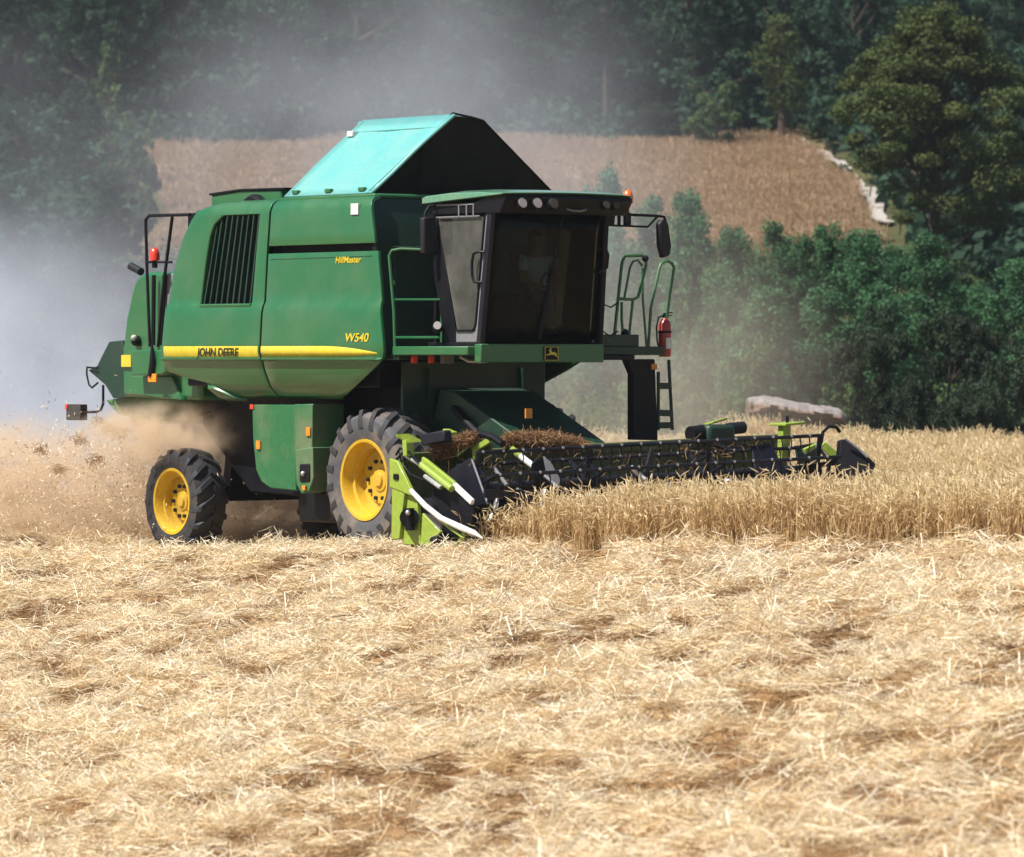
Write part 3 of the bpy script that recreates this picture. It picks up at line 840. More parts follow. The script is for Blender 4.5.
door = [(1.33, CR, 2.52), (1.80, CR, 2.52), (2.02, CR, 4.08), (0.93, CR, 4.08), (1.03, CR, 3.72)]
dn = empty('door', (0, 0, 0), machine)
MB().prism([(1.36, CR - 0.012, 2.66), (1.72, CR - 0.012, 2.66), (1.775, CR - 0.012, 2.76), (1.955, CR - 0.012, 4.06), (0.96, CR - 0.012, 4.06), (1.05, CR - 0.012, 3.72)], (0, 0.008, 0)).build('door_glass', M['glass_side'], dn)
mb = MB().prism([(1.34, CR - 0.02, 2.52), (1.82, CR - 0.02, 2.52), (1.84, CR - 0.02, 2.66), (1.345, CR - 0.02, 2.66)], (0, 0.04, 0))
mb.prism([(1.735, CR - 0.022, 2.655), (1.83, CR - 0.022, 2.655), (2.04, CR - 0.022, 4.09), (1.955, CR - 0.022, 4.09)], (0, 0.036, 0))
mb.build('door_frame', M['grey'], dn, bevel=0.008)
mb = MB().tube([(1.36, CR - 0.03, 2.665), (1.69, CR - 0.03, 2.665), (1.735, CR - 0.03, 2.69), (1.765, CR - 0.03, 2.76), (1.95, CR - 0.03, 4.07)], 0.014, 6)
mb.build('door_seal', M['black'], dn)
MB().tube([(1.94, CR - 0.03, 3.62), (1.88, CR - 0.075, 3.63), (1.79, CR - 0.085, 3.60), (1.76, CR - 0.085, 3.50), (1.765, CR - 0.085, 3.34), (1.80, CR - 0.08, 3.26), (1.89, CR - 0.03, 3.25)], 0.018, 8).build('door_handle', M['black'], dn)
MB().prism([(1.33, CL, 2.54), (1.80, CL, 2.54), (2.00, CL - 0.08, 4.08), (0.93, CL - 0.08, 4.08), (1.03, CL - 0.06, 3.72)], (0, -0.008, 0)).build('side_window', M['glass'], machine)
MB().tube([(2.00,0.66,3.69), tuple(np.add((2.00,0.79,3.68), (0, 0, 0))), (2.00,0.82,3.61), (2.00,0.80,3.45), (2.00,0.66,3.39)], 0.018, 8).build('grab_handle', M['black'], machine)
# roof and visor
rw = 4.27
roof = []
for (u, z, dv) in ((0.72, 4.235, 0.0), (0.72, 4.31, 0.0), (0.80, 4.36, -0.06), (1.3, 4.385, -0.08), (1.9, 4.385, -0.08), (2.22, 4.365, -0.06), (2.40, 4.335, 0.0), (2.36, 4.315, 0.0)):
    roof.append((u, z, dv))
mb = MB()
rows = []
for t in np.linspace(0, 1, 9):
    k = 4 * t * (1 - t)
    edge = 0 if 0 < t < 1 else 1
    rows.append([(u + (0.08 * k if u > 2 else 0), (CR - 0.09) + (CL - CR + 0.18) * t, z - (0.03 if edge and 4.34 < z else 0) + 0.015 * k) for (u, z, dv) in roof])
mb.grid(rows)
mb.f.append(tuple(range(8))); mb.f.append(tuple(reversed(range(64, 72))))
mb.f += [(i * 8, i * 8 + 7, i * 8 + 15, i * 8 + 8) for i in range(8)]
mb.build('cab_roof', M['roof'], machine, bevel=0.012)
mb = MB()
rows = []
for t in np.linspace(0, 1, 11):
    k = 4 * t * (1 - t); v = (CR - 0.05) + (CL - CR + 0.12) * t
    rows.append([(1.75, v, 4.10), (1.75, v, 4.235), (2.10, v, 4.312), (2.38 + 0.09 * k, v, 4.312), (2.40 + 0.09 * k, v, 4.26), (2.28 + 0.09 * k, v, 4.09)])
mb.grid(rows)
mb.f.append(tuple(range(6))); mb.f.append(tuple(reversed(range(60, 66))))
mb.f += [(i * 6, i * 6 + 5, i * 6 + 11, i * 6 + 6) for i in range(10)]
mb.build('visor', M['black'], machine, bevel=0.01)
MB().box((0.85, CR - 0.03, 4.10), (1.75, CL + 0.03, 4.235)).build('roof_frame', M['black'], machine, bevel=0.01)
mb = MB().box((0.95, CR - 0.045, 4.205), (1.86, CR - 0.03, 4.222)).box((0.95, CR - 0.045, 4.06), (1.86, CR - 0.03, 4.075))
for u in (1.42, 1.58, 1.72):
    mb.box((u, CR - 0.045, 4.06), (u + 0.02, CR - 0.03, 4.22))
mb.build('side_vent', M['grey'], machine)
for px in (517, 532, 548, 601, 610):
    p = Vector({517: (2.32,-0.85,4.16), 532: (2.36,-0.65,4.16), 548: (2.40,-0.43,4.16), 601: (2.36,0.42,4.18), 610: (2.32,0.60,4.18)}[px])
    p.z = 4.195; p.x += 0.07
    r_ = 0.072 if px < 560 else 0.055
    mb = MB().tube([p + Vector((-0.03, 0, 0)), p + Vector((0.05, 0, 0.02))], r_, 16)
    o = mb.build('roof_lamp', M['black'], machine, bevel=0.006)
    MB().tube([p + Vector((0.05, 0, 0.02)), p + Vector((0.058, 0, 0.022))], r_ * 0.86, 16).build('lamp_lens', M['lamp'] if px < 540 else M['seat'], o)
MB().tube([(2.44,-0.17,4.15), (2.45,-0.08,4.13), (2.45,0.04,4.13), (2.44,0.13,4.15)], 0.012, 6).build('roof_grab_rail', M['grey'], machine)
# cab interior
mb = MB().box((0.92, 0.08, 2.86), (1.42, 0.60, 2.99))
mb.build('seat', M['seat'], machine, bevel=0.04)
MB().prism([(0.90, 0.10, 2.98), (1.02, 0.10, 2.98), (0.94, 0.10, 3.72), (0.82, 0.10, 3.72)], (0, 0.48, 0)).build('seat_back', M['seat'], machine, bevel=0.04)
MB().box((1.0, 0.18, 2.52), (1.32, 0.50, 2.86)).build('seat_pedestal', M['black'], machine, bevel=0.02)
MB().box((1.0, -0.30, 2.52), (1.62, -0.06, 3.12)).build('control_console', M['black'], machine, bevel=0.03)
MB().tube([(1.5, 0.33, 2.52), (1.62, 0.33, 3.05), (1.56, 0.33, 3.2)], 0.05, 10).build('steering_column', M['black'], machine)
sw = [(1.54 - 0.07 * math.sin(a_), 0.33 + 0.2 * math.cos(a_), 3.22 + 0.18 * math.sin(a_)) for a_ in np.linspace(0, 2 * math.pi, 25)[:-1]]
MB().tube(sw, 0.018, 6, closed=True).bar((1.54, 0.14, 3.22), (1.54, 0.52, 3.22), 0.03, 0.02).build('steering_wheel', M['black'], machine)
MB().bar((1.95, -0.22, 2.55), (2.13, 0.02, 4.12), 0.03, 0.035).build('wiper', M['black'], machine)
MB().box((1.74, 0.60, 3.16), (1.80, 0.76, 3.36)).build('monitor', M['black'], machine, bevel=0.01)

# mirrors and their arms, beacon
MB().prism([(0.90,-1.28,3.61), (0.90,-1.29,4.06), (0.90,-1.11,4.09), (0.90,-1.03,3.62)], (0.07, 0.02, 0)).build('wing_mirror', M['blackmetal'], machine, bevel=0.02)
MB().tube([(0.95, CR - 0.05, 4.22), (0.93, -1.16, 4.20), (0.93, -1.22, 4.12), (0.93, -1.22, 3.9)], 0.018, 8).build('mirror_arm', M['black'], machine)
MB().prism([(1.95,1.61,4.01), (1.95,1.67,4.07), (1.95,1.75,4.01), (1.95,1.80,3.73), (1.95,1.77,3.61), (1.95,1.67,3.58), (1.95,1.62,3.74)], (0.06, 0.03, 0)).build('wing_mirror', M['blackmetal'], machine, bevel=0.015)
mb = MB().tube([(1.95,0.82,3.98), (1.95,1.49,3.97), (1.95,1.64,4.10)], 0.014, 6)
mb.tube([(1.95,0.92,4.12), (1.95,1.64,4.11), (1.95,1.75,4.10), (1.95,1.80,3.99), (1.95,1.81,3.77)], 0.018, 8)
mb.tube([(1.95,1.03,3.97), (1.95,1.03,4.12)], 0.022, 6)
mb.build('mirror_arm', M['black'], machine)
MB().prism([(1.95,0.78,3.98), (1.95,0.79,4.14), (1.95,0.94,4.15), (1.95,0.92,3.98)], (0.05, 0, 0)).build('mirror_bracket', M['black'], machine, bevel=0.008)
mb = MB().tube([(1.95,1.16,3.98), (1.95,1.16,4.14)], 0.05, 10)
mb.tube([(1.95,1.16,4.14), (1.95,1.17,4.26)], 0.022, 8)
mb.build('beacon_stem', M['black'], machine)
beacon(tuple(np.add((1.95,1.17,4.24), (0, 0, -0.01))), 0.03, 0.068, M['orangelamp'])

# platforms and rails
MB().prism([(0.62, -1.50, 2.36), (0.62, -1.50, 2.47), (1.76, -1.18, 2.47), (1.76, -1.18, 2.36)], (0, 0.40, 0)).build('side_platform', M['green'], machine, bevel=0.012)
MB().box((0.34, -1.46, 2.30), (0.70, -0.6, 2.38)).build('platform_bracket', M['green_dark'], machine, bevel=0.01)
mb = MB()
mb.tube([(0.62, -1.46, 2.46), (0.60, -1.46, 2.9), (0.50, -1.46, 3.60), (0.53, -1.44, 3.66), (0.60, -1.36, 3.68), (0.95, -0.98, 3.66)], 0.020, 8)
mb.tube([(0.58, -1.45, 3.05), (1.0, -1.0, 3.05)], 0.015, 6)
mb.tube([(0.62, -1.46, 2.58), (1.0, -1.05, 2.58)], 0.018, 6)
mb.tube([(0.97, -1.0, 2.46), (0.95, -0.98, 3.66)], 0.018, 6)
mb.build('platform_rail', M['green'], machine)
MB().ball((1.05, -1.12, 2.70), 0.07, 12).build('work_lamp', M['black'], machine)
MB().tube([(1.08, -1.14, 2.72), (1.13, -1.18, 2.73)], 0.05, 12).build('lamp_lens', M['lamp'], machine)
for px in (414, 431):
    p = {414: (0.75,-1.26,2.31), 431: (0.75,-1.00,2.31)}[px]
    MB().box((p[0] - 0.03, p[1] - 0.04, p[2] - 0.05), (p[0] + 0.03, p[1] + 0.04, p[2] + 0.05)).build('reflector', M['redlamp'], machine, bevel=0.015)
p = (0.80,-0.79,2.31)
MB().box((p[0] - 0.03, p[1] - 0.09, p[2] - 0.055), (p[0] + 0.03, p[1] + 0.09, p[2] + 0.06)).build('marker_lamp', M['grey'], machine, bevel=0.015)
mb = MB().tube([(1.50,-1.10,2.34), (1.50,-0.98,2.29), (1.60,-0.87,2.28), (1.70,-0.79,2.29)], 0.022, 6)
mb.build('hydraulic_pipe', M['steel'], machine)
MB().box((0.7, CL + 0.06, 2.36), (1.72, 1.95, 2.47)).build('side_platform', M['green_dark'], machine, bevel=0.012)
MB().box((1.55, CL + 0.02, 2.30), (1.78, 1.42, 2.36)).build('platform_bracket', M['black'], machine, bevel=0.01)
MB().box((1.64, CL + 0.10, 2.47), (1.70, 1.55, 2.62)).build('kick_plate', M['green_dark'], machine, bevel=0.01)
mb = MB()
U = 1.6
mb.tube([(1.60,1.21,2.43), (1.60,1.35,3.50), (1.60,1.37,3.56), (1.60,1.41,3.61), (1.60,1.66,3.62), (1.60,1.74,3.59), (1.60,1.74,3.49), (1.60,1.64,3.16), (1.60,1.61,3.09), (1.60,1.53,3.06), (1.60,1.32,3.07)], 0.021, 8)
mb.tube([(1.60,1.39,3.07), (1.60,1.48,3.46), (1.60,1.53,3.54), (1.60,1.61,3.56), (1.60,1.68,3.49)], 0.016, 8)
mb.tube([(1.60,1.53,3.06), (1.60,1.44,2.40)], 0.018, 8)
mb.tube([(1.60,1.35,3.03), (1.60,1.35,2.83), (1.60,1.37,2.61)], 0.018, 8)
mb.build('platform_rail', M['green'], machine)
MB().ball((1.60,1.73,3.58), 0.045, 10).build('rail_latch', M['black'], machine)
mb = MB().tube([(1.55,1.72,3.46), (1.55,1.73,3.06), (1.55,1.80,2.36)], 0.016, 8)
mb.tube([(1.55,1.81,2.36), (1.55,1.86,2.97), (1.55,2.00,3.47), (1.55,2.04,3.53), (1.55,2.12,3.56), (1.55,2.20,3.53), (1.55,2.24,3.47), (1.55,2.17,3.15), (1.55,2.12,2.83)], 0.020, 8)
mb.build('ladder_rail', M['green'], machine)
MB().ball((1.60,1.40,2.64), 0.055, 10).build('door_latch', M['black'], machine)
MB().tube([(1.70,0.88,3.09), (1.70,0.97,3.00), (1.70,1.10,2.96), (1.70,1.21,3.02)], 0.010, 6).build('safety_chain', M['black'], machine)
MB().tube([(1.70,0.88,2.84), (1.70,0.97,2.66), (1.70,1.08,2.60), (1.70,1.21,2.66)], 0.010, 6).build('safety_chain', M['black'], machine)
MB().prism([(1.55,1.57,1.29), (1.55,1.57,2.12), (1.55,1.47,2.31), (1.55,1.93,2.31), (1.55,1.98,1.28)], (-0.12, 0, 0)).build('step_column', M['black'], machine, bevel=0.015)
mb = MB().tube([(1.55,2.15,2.30), (1.55,2.21,1.41)], 0.022, 8).tube([(1.55,1.98,2.15), (1.55,1.98,1.41)], 0.022, 8)
mb.build('ladder', M['green_dark'], machine)
for k in range(3):
    p0, p1 = (((1.55,1.98,1.97), (1.55,2.17,1.97)), ((1.55,1.98,1.63), (1.55,2.20,1.62)), ((1.55,1.98,1.47), (1.55,2.20,1.47)))[k]
    MB().bar(p0, p1, 0.05, 0.08).build('ladder_step', M['green_dark'], machine)
MB().box((1.56,1.85,2.18), tuple(np.add((1.56,1.94,2.25), (0.02, 0, 0)))).build('reflector', M['orange'], machine, bevel=0.004)

# leaping deer badge on the cab sill
bc = Vector((1.91,-0.01,2.38))
badge = MB().prism([(bc.x, bc.y - 0.11, bc.z - 0.09), (bc.x, bc.y + 0.11, bc.z - 0.09), (bc.x, bc.y + 0.11, bc.z + 0.09), (bc.x, bc.y - 0.11, bc.z + 0.09)], (0.012, 0, 0)).build('badge', M['black'], machine, bevel=0.006)
deer = [(-0.075, -0.005), (-0.045, 0.018), (-0.005, 0.020), (0.010, 0.040), (-0.005, 0.070), (0.012, 0.058), (0.022, 0.068), (0.024, 0.050), (0.045, 0.040), (0.040, 0.030), (0.026, 0.022), (0.030, 0.000), (0.075, -0.012), (0.072, -0.022), (0.024, -0.016), (0.010, -0.012), (-0.030, -0.014), (-0.055, -0.024), (-0.085, -0.050), (-0.088, -0.040), (-0.066, -0.016)]
MB().prism([(bc.x + 0.013, bc.y - y * 1.1, bc.z + z * 1.05) for y, z in deer], (0.005, 0, 0)).build('deer_emblem', M['stripe'], badge)
fr_ = MB()
for y0, z0, y1, z1 in ((-0.105, -0.085, 0.105, -0.078), (-0.105, 0.078, 0.105, 0.085), (-0.105, -0.078, -0.098, 0.078), (0.098, -0.078, 0.105, 0.078)):
    fr_.box((bc.x + 0.010, bc.y + y0, bc.z + z0), (bc.x + 0.016, bc.y + y1, bc.z + z1))
fr_.build('badge_border', M['stripe'], badge)

# ------------------------------------------------------------------ header (cutting table)
HD = empty('header', (0, 0, 0), machine)
def hz(v, w):                                # the table leans with the slope
    return w + 0.028 * (v + 2.7)
def hp(u, v, w):
    return (u, v, hz(v, w))
VN, VF = -3.02, 3.05
back = [(2.86, 0.30), (2.80, 0.45), (2.80, 1.12), (2.88, 1.12), (2.90, 0.42), (3.1, 0.18), (4.0, 0.14), (4.0, 0.10), (3.05, 0.10)]
mb = MB().prism([hp(u, VN + 0.06, w) for u, w in back], (0, VF - VN - 0.12, 0.028 * (VF - VN - 0.12)))
mb.build('back_sheet', M['olive'], HD, bevel=0.008)
mb = MB().bar(hp(2.86, VN + 0.1, 1.15), hp(2.86, VF - 0.1, 1.15), 0.12, 0.12)
mb.build('top_beam', M['olive'], HD, bevel=0.012)
mb = MB().bar(hp(2.74, VN + 0.1, 0.5), hp(2.74, VF - 0.1, 0.5), 0.14, 0.14)
mb.build('rear_beam', M['blackmetal'], HD, bevel=0.012)
for v in (-2.3, -1.35, 1.35, 2.3):
    MB().bar(hp(2.78, v, 0.5), hp(2.78, v, 1.2), 0.07, 0.10).build('upright', M['olive'], HD, bevel=0.01)
# auger with flights
mb = MB().tube([hp(3.28, VN + 0.1, 0.52), hp(3.28, VF - 0.1, 0.52)], 0.17, 18)
mb.build('auger', M['blackmetal'], HD)
mb = MB()
ra, rb = [], []
for i in range(0, 160):
    v = VN + 0.1 + i * (VF - VN - 0.2) / 159
    a_ = (v if v < 0 else -v) * 9.0
    ra.append((3.28 + 0.17 * math.cos(a_), v, hz(v, 0.52 + 0.17 * math.sin(a_))))
    rb.append((3.28 + 0.30 * math.cos(a_), v, hz(v, 0.52 + 0.30 * math.sin(a_))))
mb.grid([ra, rb]).build('auger_flight', M['steel'], HD, solid=0.008)
# knife bar with fingers
MB().bar(hp(4.03, VN + 0.08, 0.13), hp(4.03, VF - 0.08, 0.13), 0.06, 0.03).build('knife_bar', M['blackmetal'], HD)
mb = MB()
for i in range(80):
    v = VN + 0.1 + i * (VF - VN - 0.2) / 79
    mb.tube([hp(4.04, v, 0.13), hp(4.18, v, 0.13)], [0.012, 0.003], 5)
fing = mb.build('knife_fingers', M['blackmetal'], HD); tag(fing, kind='stuff')
# reel
RU, RW_, RRAD = 3.83, 0.80, 0.42
v0, v1 = -2.62, 2.72
MB().tube([hp(RU, v0, RW_), hp(RU, v1, RW_)], 0.06, 12).build('reel_shaft', M['blackmetal'], HD)
bat_angles = [math.radians(x) for x in (82, 22, -38, -98, -158, 142)]
for a_ in bat_angles:
    u, w = RU + RRAD * math.cos(a_), RW_ + RRAD * math.sin(a_)
    bt = MB().tube([hp(u, v0, w), hp(u, v1, w)], 0.022, 8).build('reel_bat', M['blackmetal'], HD)
    mb = MB(); clips = MB()
    for i in range(36):
        v = v0 + 0.08 + i * (v1 - v0 - 0.16) / 35
        mb.tube([hp(u, v, w), hp(u + 0.02, v, w - 0.10), hp(u - 0.02, v, w - 0.22)], [0.010, 0.008, 0.004], 5)
        if i % 2 == 0:
            clips.ball(hp(u + 0.016, v, w + 0.010), 0.022, 6)
    tag(clips.build('tine_clips', M['steel'], bt), kind='stuff')
    t = mb.build('reel_tines', M['blackmetal'], bt); tag(t, kind='stuff')
for v in (v0 + 0.02, -0.95, 0.9, v1 - 0.05):
    mb = MB()
    for a_ in bat_angles:
        mb.bar(hp(RU, v, RW_), hp(RU + RRAD * math.cos(a_), v, RW_ + RRAD * math.sin(a_)), 0.025, 0.06, up=(0, 1, 0))
    for i in range(6):
        a0, a1 = sorted(bat_angles)[i], sorted(bat_angles)[(i + 1) % 6]
        mb.bar(hp(RU + RRAD * 0.62 * math.cos(a0), v, RW_ + RRAD * 0.62 * math.sin(a0)), hp(RU + RRAD * 0.62 * math.cos(a1), v, RW_ + RRAD * 0.62 * math.sin(a1)), 0.02, 0.04, up=(0, 1, 0))
    mb.build('reel_spider', M['blackmetal'], HD)
# near reel shield and crop divider shield
MB().prism([(3.33,-2.66,0.98), (3.81,-2.66,1.16), (3.87,-2.66,1.14), (4.16,-2.66,0.63), (3.77,-2.66,0.57)], (0, 0.03, 0)).build('reel_shield', M['blackmetal'], HD, bevel=0.006)
MB().tube([(3.89,-2.69,1.14), (4.20,-2.69,0.63)], 0.014, 6).build('shield_edge', M['grey'], HD)
MB().prism([(3.37,-2.86,0.80), (3.57,-2.86,0.92), (4.16,-2.86,0.62), (4.10,-2.86,0.37), (3.80,-2.86,0.25), (3.49,-2.86,0.18), (3.17,-2.86,0.48)], (0, 0.03, 0)).build('divider_shield', M['black'], HD, bevel=0.006)
# near end panel in lime green
V1 = -3.06
MB().prism([(2.74,-3.06,1.14), (2.90,-3.06,1.11), (3.22,-3.06,0.73), (3.20,-3.06,0.70), (2.74,-3.06,0.80)], (0, 0.05, 0)).build('end_panel', M['lime'], HD, bevel=0.01)
MB().prism([(2.78,-3.05,0.80), (3.03,-3.05,0.75), (2.93,-3.05,0.19), (2.76,-3.05,0.17)], (0, 0.06, 0)).build('end_panel', M['lime'], HD, bevel=0.01)
MB().prism([(2.98,-3.00,0.75), (3.20,-3.00,0.70), (3.30,-3.00,0.13), (2.92,-3.00,0.12)], (0, 0.06, 0)).build('end_panel', M['lime'], HD, bevel=0.01)
MB().prism([(3.39,-3.05,0.51), (3.75,-3.05,0.30), (3.69,-3.05,0.23), (3.57,-3.05,0.13), (3.35,-3.05,0.12)], (0, 0.05, 0)).build('end_panel', M['lime'], HD, bevel=0.01)
MB().prism([(3.40,-3.03,0.51), (3.74,-3.03,0.46), (3.72,-3.03,0.30)], (0, 0.03, 0)).build('end_panel', M['grey'], HD, bevel=0.004)
MB().prism([(2.84,-3.08,0.89), (2.84,-3.08,0.96), (2.94,-3.08,0.96), (2.94,-3.08,0.89)], (0, 0.02, 0)).build('panel_hole', M['black'], HD, bevel=0.03)
hm = MB().tube([(3.20,-3.10,0.45), (2.93,-2.90,0.44)], 0.115, 16)
hm.tube([(3.17,-3.08,0.56), (3.19,-3.08,0.30)], 0.06, 10)
hm.build('hydraulic_motor', M['black'], HD)
MB().ball((3.23,-3.14,0.51), 0.035, 10).build('motor_cap', M['steel'], HD)
MB().tube([(3.65,-3.08,0.19), (3.81,-3.08,0.23)], 0.05, 10).build('skid_roller', M['black'], HD)
# divider spear
MB().tube([(3.24,-3.10,0.77), (3.52,-3.10,0.60), (3.85,-3.11,0.46), (4.27,-3.12,0.36), (4.51,-3.12,0.31), (4.68,-3.12,0.25)], [0.030, 0.034, 0.036, 0.040, 0.034, 0.006], 10).build('divider_spear', M['white'], HD)
mb = MB().tube([(3.79,-3.08,0.44), (4.02,-3.08,0.34), (4.24,-3.08,0.25), (4.06,-3.08,0.13)], 0.022, 8).tube([(4.24,-3.08,0.35), (4.26,-3.08,0.24)], 0.018, 8)
mb.build('divider_frame', M['lime'], HD)
# lift cylinder and arms of the reel, near end
MB().tube([(2.85,-2.94,1.19), (3.26,-2.94,1.05)], 0.026, 10).build('cylinder_rod', M['steel'], HD)
MB().tube([(3.22,-2.94,1.07), (3.83,-2.94,0.80)], 0.042, 10).build('lift_cylinder', M['lime'], HD)
MB().tube([(3.35,-2.98,0.94), (3.67,-2.98,0.81)], 0.028, 8).build('cylinder_rod', M['steel'], HD)
MB().bar((3.17,-2.88,1.13), (3.81,-2.88,0.84), 0.05, 0.08).build('reel_arm', M['lime'], HD, bevel=0.01)
MB().bar((3.75,-2.88,0.87), (4.16,-2.88,0.65), 0.05, 0.07).build('reel_arm', M['white'], HD, bevel=0.01)
mb = MB().tube([(2.89,-2.95,1.13), (2.79,-2.95,1.21), (2.83,-2.95,1.10), (3.01,-2.95,0.96), (3.29,-2.95,0.89)], 0.012, 6).tube([(2.78,-2.99,1.18), (2.86,-2.99,1.26), (3.04,-2.99,1.22), (3.23,-2.99,1.10)], 0.014, 6)
mb.tube([(2.86,-2.99,1.00), (2.78,-2.99,1.12), (2.94,-2.99,1.22)], 0.016, 6)
mb.build('hydraulic_hose', M['black'], HD)
# bracket with cap on the near end
mb = MB().prism([(2.78,-3.00,1.43), (3.06,-3.00,1.44), (3.30,-3.00,1.37), (3.02,-3.00,1.35)], (0, 0, -0.03))
mb.build('bracket_cap', M['lime'], HD, bevel=0.004)
mb = MB().bar((2.98,-2.96,1.36), (3.00,-2.96,1.17), 0.12, 0.08)
mb.build('bracket', M['lime'], HD, bevel=0.008)
MB().tube([(2.98,-2.96,1.45), (2.98,-2.96,1.40)], 0.02, 8).build('bracket_pin', M['black'], HD)
# frames, arched cover and brackets behind the near end of the reel
mb = MB().tube([(2.72,-2.30,0.99), (2.90,-2.30,1.21), (3.16,-2.30,1.33), (3.40,-2.30,1.41), (3.60,-2.30,1.43), (3.80,-2.30,1.39), (3.97,-2.30,1.32)], 0.045, 8)
mb.build('arched_hose', M['black'], HD)
MB().prism([(2.66,-2.20,0.95), (2.83,-2.20,1.17), (3.11,-2.20,1.29), (3.43,-2.20,1.38), (3.58,-2.20,1.34), (3.54,-2.20,1.01), (2.79,-2.20,0.89)], (0, 0.05, 0)).build('inner_panel', M['olive'], HD, bevel=0.01)
MB().bar((3.40,-2.30,1.24), (3.72,-2.30,1.36), 0.05, 0.07).build('bracket', M['lime'], HD, bevel=0.008)
MB().bar((3.42,-2.30,1.26), (3.44,-2.30,1.12), 0.06, 0.06).build('bracket', M['lime'], HD, bevel=0.008)
MB().bar((2.70,-2.20,1.46), (2.87,-2.20,1.42), 0.10, 0.05).build('bracket', M['lime'], HD, bevel=0.008)
MB().bar((2.81,-2.60,1.35), (3.29,-2.60,1.41), 0.12, 0.14).build('drive_box', M['blackmetal'], HD, bevel=0.02)
# second arm further along the reel (bright cylinder) and small shields
MB().tube([(3.55,-1.86,1.25), (3.65,-1.81,1.17)], 0.045, 10).build('reel_arm', M['lime'], HD)
MB().tube([(3.65,-1.81,1.17), (3.85,-1.76,1.05)], 0.040, 10).build('lift_cylinder', M['white'], HD)
MB().tube([(4.00,-1.71,0.94), (4.15,-1.61,0.80)], 0.026, 10).build('cylinder_rod', M['steel'], HD)
MB().prism([(4.00,-1.71,1.17), (4.05,-1.65,1.10), (4.12,-1.55,0.89), (4.12,-1.57,0.81), (4.02,-1.67,0.91)], (-0.03, 0, 0)).build('arm_shield', M['grey'], HD, bevel=0.006)
MB().prism([(3.90,-1.80,1.08), (3.90,-1.62,1.15), (3.90,-1.58,0.84), (3.90,-1.76,0.79)], (-0.06, 0, 0)).build('reel_motor', M['black'], HD, bevel=0.02)
MB().tube([(4.10,-1.57,0.84), (4.10,-1.55,0.65), (4.10,-1.60,0.55)], 0.022, 6).build('hanging_rod', M['black'], HD)
MB().tube([(3.90,-2.39,1.05), (4.10,-2.34,0.84)], 0.024, 8).build('reel_strut', M['grey'], HD)
MB().tube([(4.10,-2.20,0.79), (4.20,-2.12,0.74)], 0.022, 8).build('reel_strut', M['grey'], HD)
MB().bar((4.20,-2.75,0.75), (4.20,-2.16,0.74), 0.03, 0.10).build('lower_rail', M['blackmetal'], HD, bevel=0.006)
MB().tube([(4.15,-0.53,1.03), (4.25,-0.39,0.88)], 0.030, 8).build('reel_strut', M['white'], HD)
MB().bar((3.90,-0.00,1.20), (4.20,-0.36,0.87), 0.03, 0.16).build('reel_bracket', M['blackmetal'], HD, bevel=0.006)
# far end: shields, gearbox, capped post, divider
MB().prism([(3.90,1.56,1.25), (3.90,1.85,1.28), (4.10,2.04,0.83), (4.10,1.49,0.81)], (-0.03, 0, 0)).build('reel_shield', M['blackmetal'], HD, bevel=0.006)
MB().prism([(4.10,2.83,1.30), (4.10,2.91,1.32), (4.30,3.10,1.11), (4.40,3.14,1.02), (4.40,3.09,0.89), (4.40,3.01,0.80), (4.30,2.98,0.92), (4.20,2.90,0.79), (4.10,2.78,0.89)], (-0.10, 0.02, 0)).build('divider_shield', M['black'], HD, bevel=0.012)
MB().tube([(4.16,2.84,1.33), (4.26,2.97,1.21), (4.36,3.04,1.10)], 0.016, 6).build('shield_edge', M['grey'], HD)
mb = MB().bar((3.95,2.24,0.97), (4.05,2.89,1.04), 0.05, 0.06).bar((3.95,2.58,0.82), (4.05,2.86,0.89), 0.05, 0.08).bar((3.95,2.29,0.95), (3.95,2.29,0.76), 0.05, 0.08)
mb.build('divider_frame', M['black'], HD, bevel=0.006)
MB().bar((3.60,2.95,1.25), (3.70,3.11,1.09), 0.06, 0.10).build('end_bracket', M['lime'], HD, bevel=0.008)
MB().bar((3.60,2.66,1.16), (3.60,2.88,1.23), 0.06, 0.08).build('end_bracket', M['lime'], HD, bevel=0.008)
MB().prism([(3.40,2.70,1.23), (3.40,3.12,1.27), (3.40,3.06,1.02), (3.40,2.76,1.00)], (-0.05, 0, 0)).build('end_panel', M['green_dark'], HD, bevel=0.008)
MB().ball((3.75,2.77,1.23), 0.05, 10).build('hose_coupling', M['steel'], HD)
MB().tube([(3.50,3.02,1.25), (3.50,3.05,1.40), (3.50,3.15,1.47), (3.50,3.27,1.46), (3.50,3.33,1.40)], 0.022, 8).build('hydraulic_hose', M['black'], HD)
mb = MB().prism([(3.30,2.55,1.05), (3.30,2.57,1.49), (3.30,2.70,1.49), (3.30,2.68,1.05)], (-0.10, 0, 0))
mb.build('capped_post', M['lime'], HD, bevel=0.01)
pc = Vector((3.25,2.68,1.50))
MB().prism([(pc.x - 0.16, pc.y - 0.16, pc.z - 0.02), (pc.x + 0.16, pc.y - 0.16, pc.z - 0.02), (pc.x + 0.16, pc.y + 0.16, pc.z), (pc.x - 0.16, pc.y + 0.16, pc.z)], (0, 0, 0.03)).build('post_cap', M['lime'], HD, bevel=0.006)
MB().tube([pc, (pc.x, pc.y, pc.z + 0.10)], 0.02, 8).build('cap_pin', M['black'], HD)
g0 = Vector((2.90,1.82,1.38))
MB().box((g0.x - 0.15, g0.y - 0.24, g0.z - 0.16), (g0.x + 0.15, g0.y + 0.20, g0.z + 0.12)).build('gearbox', M['green_dark'], HD, bevel=0.05)
MB().tube([(g0.x, g0.y - 0.42, g0.z + 0.0), (g0.x, g0.y - 0.18, g0.z + 0.02)], 0.10, 14).build('drive_pulley', M['black'], HD)
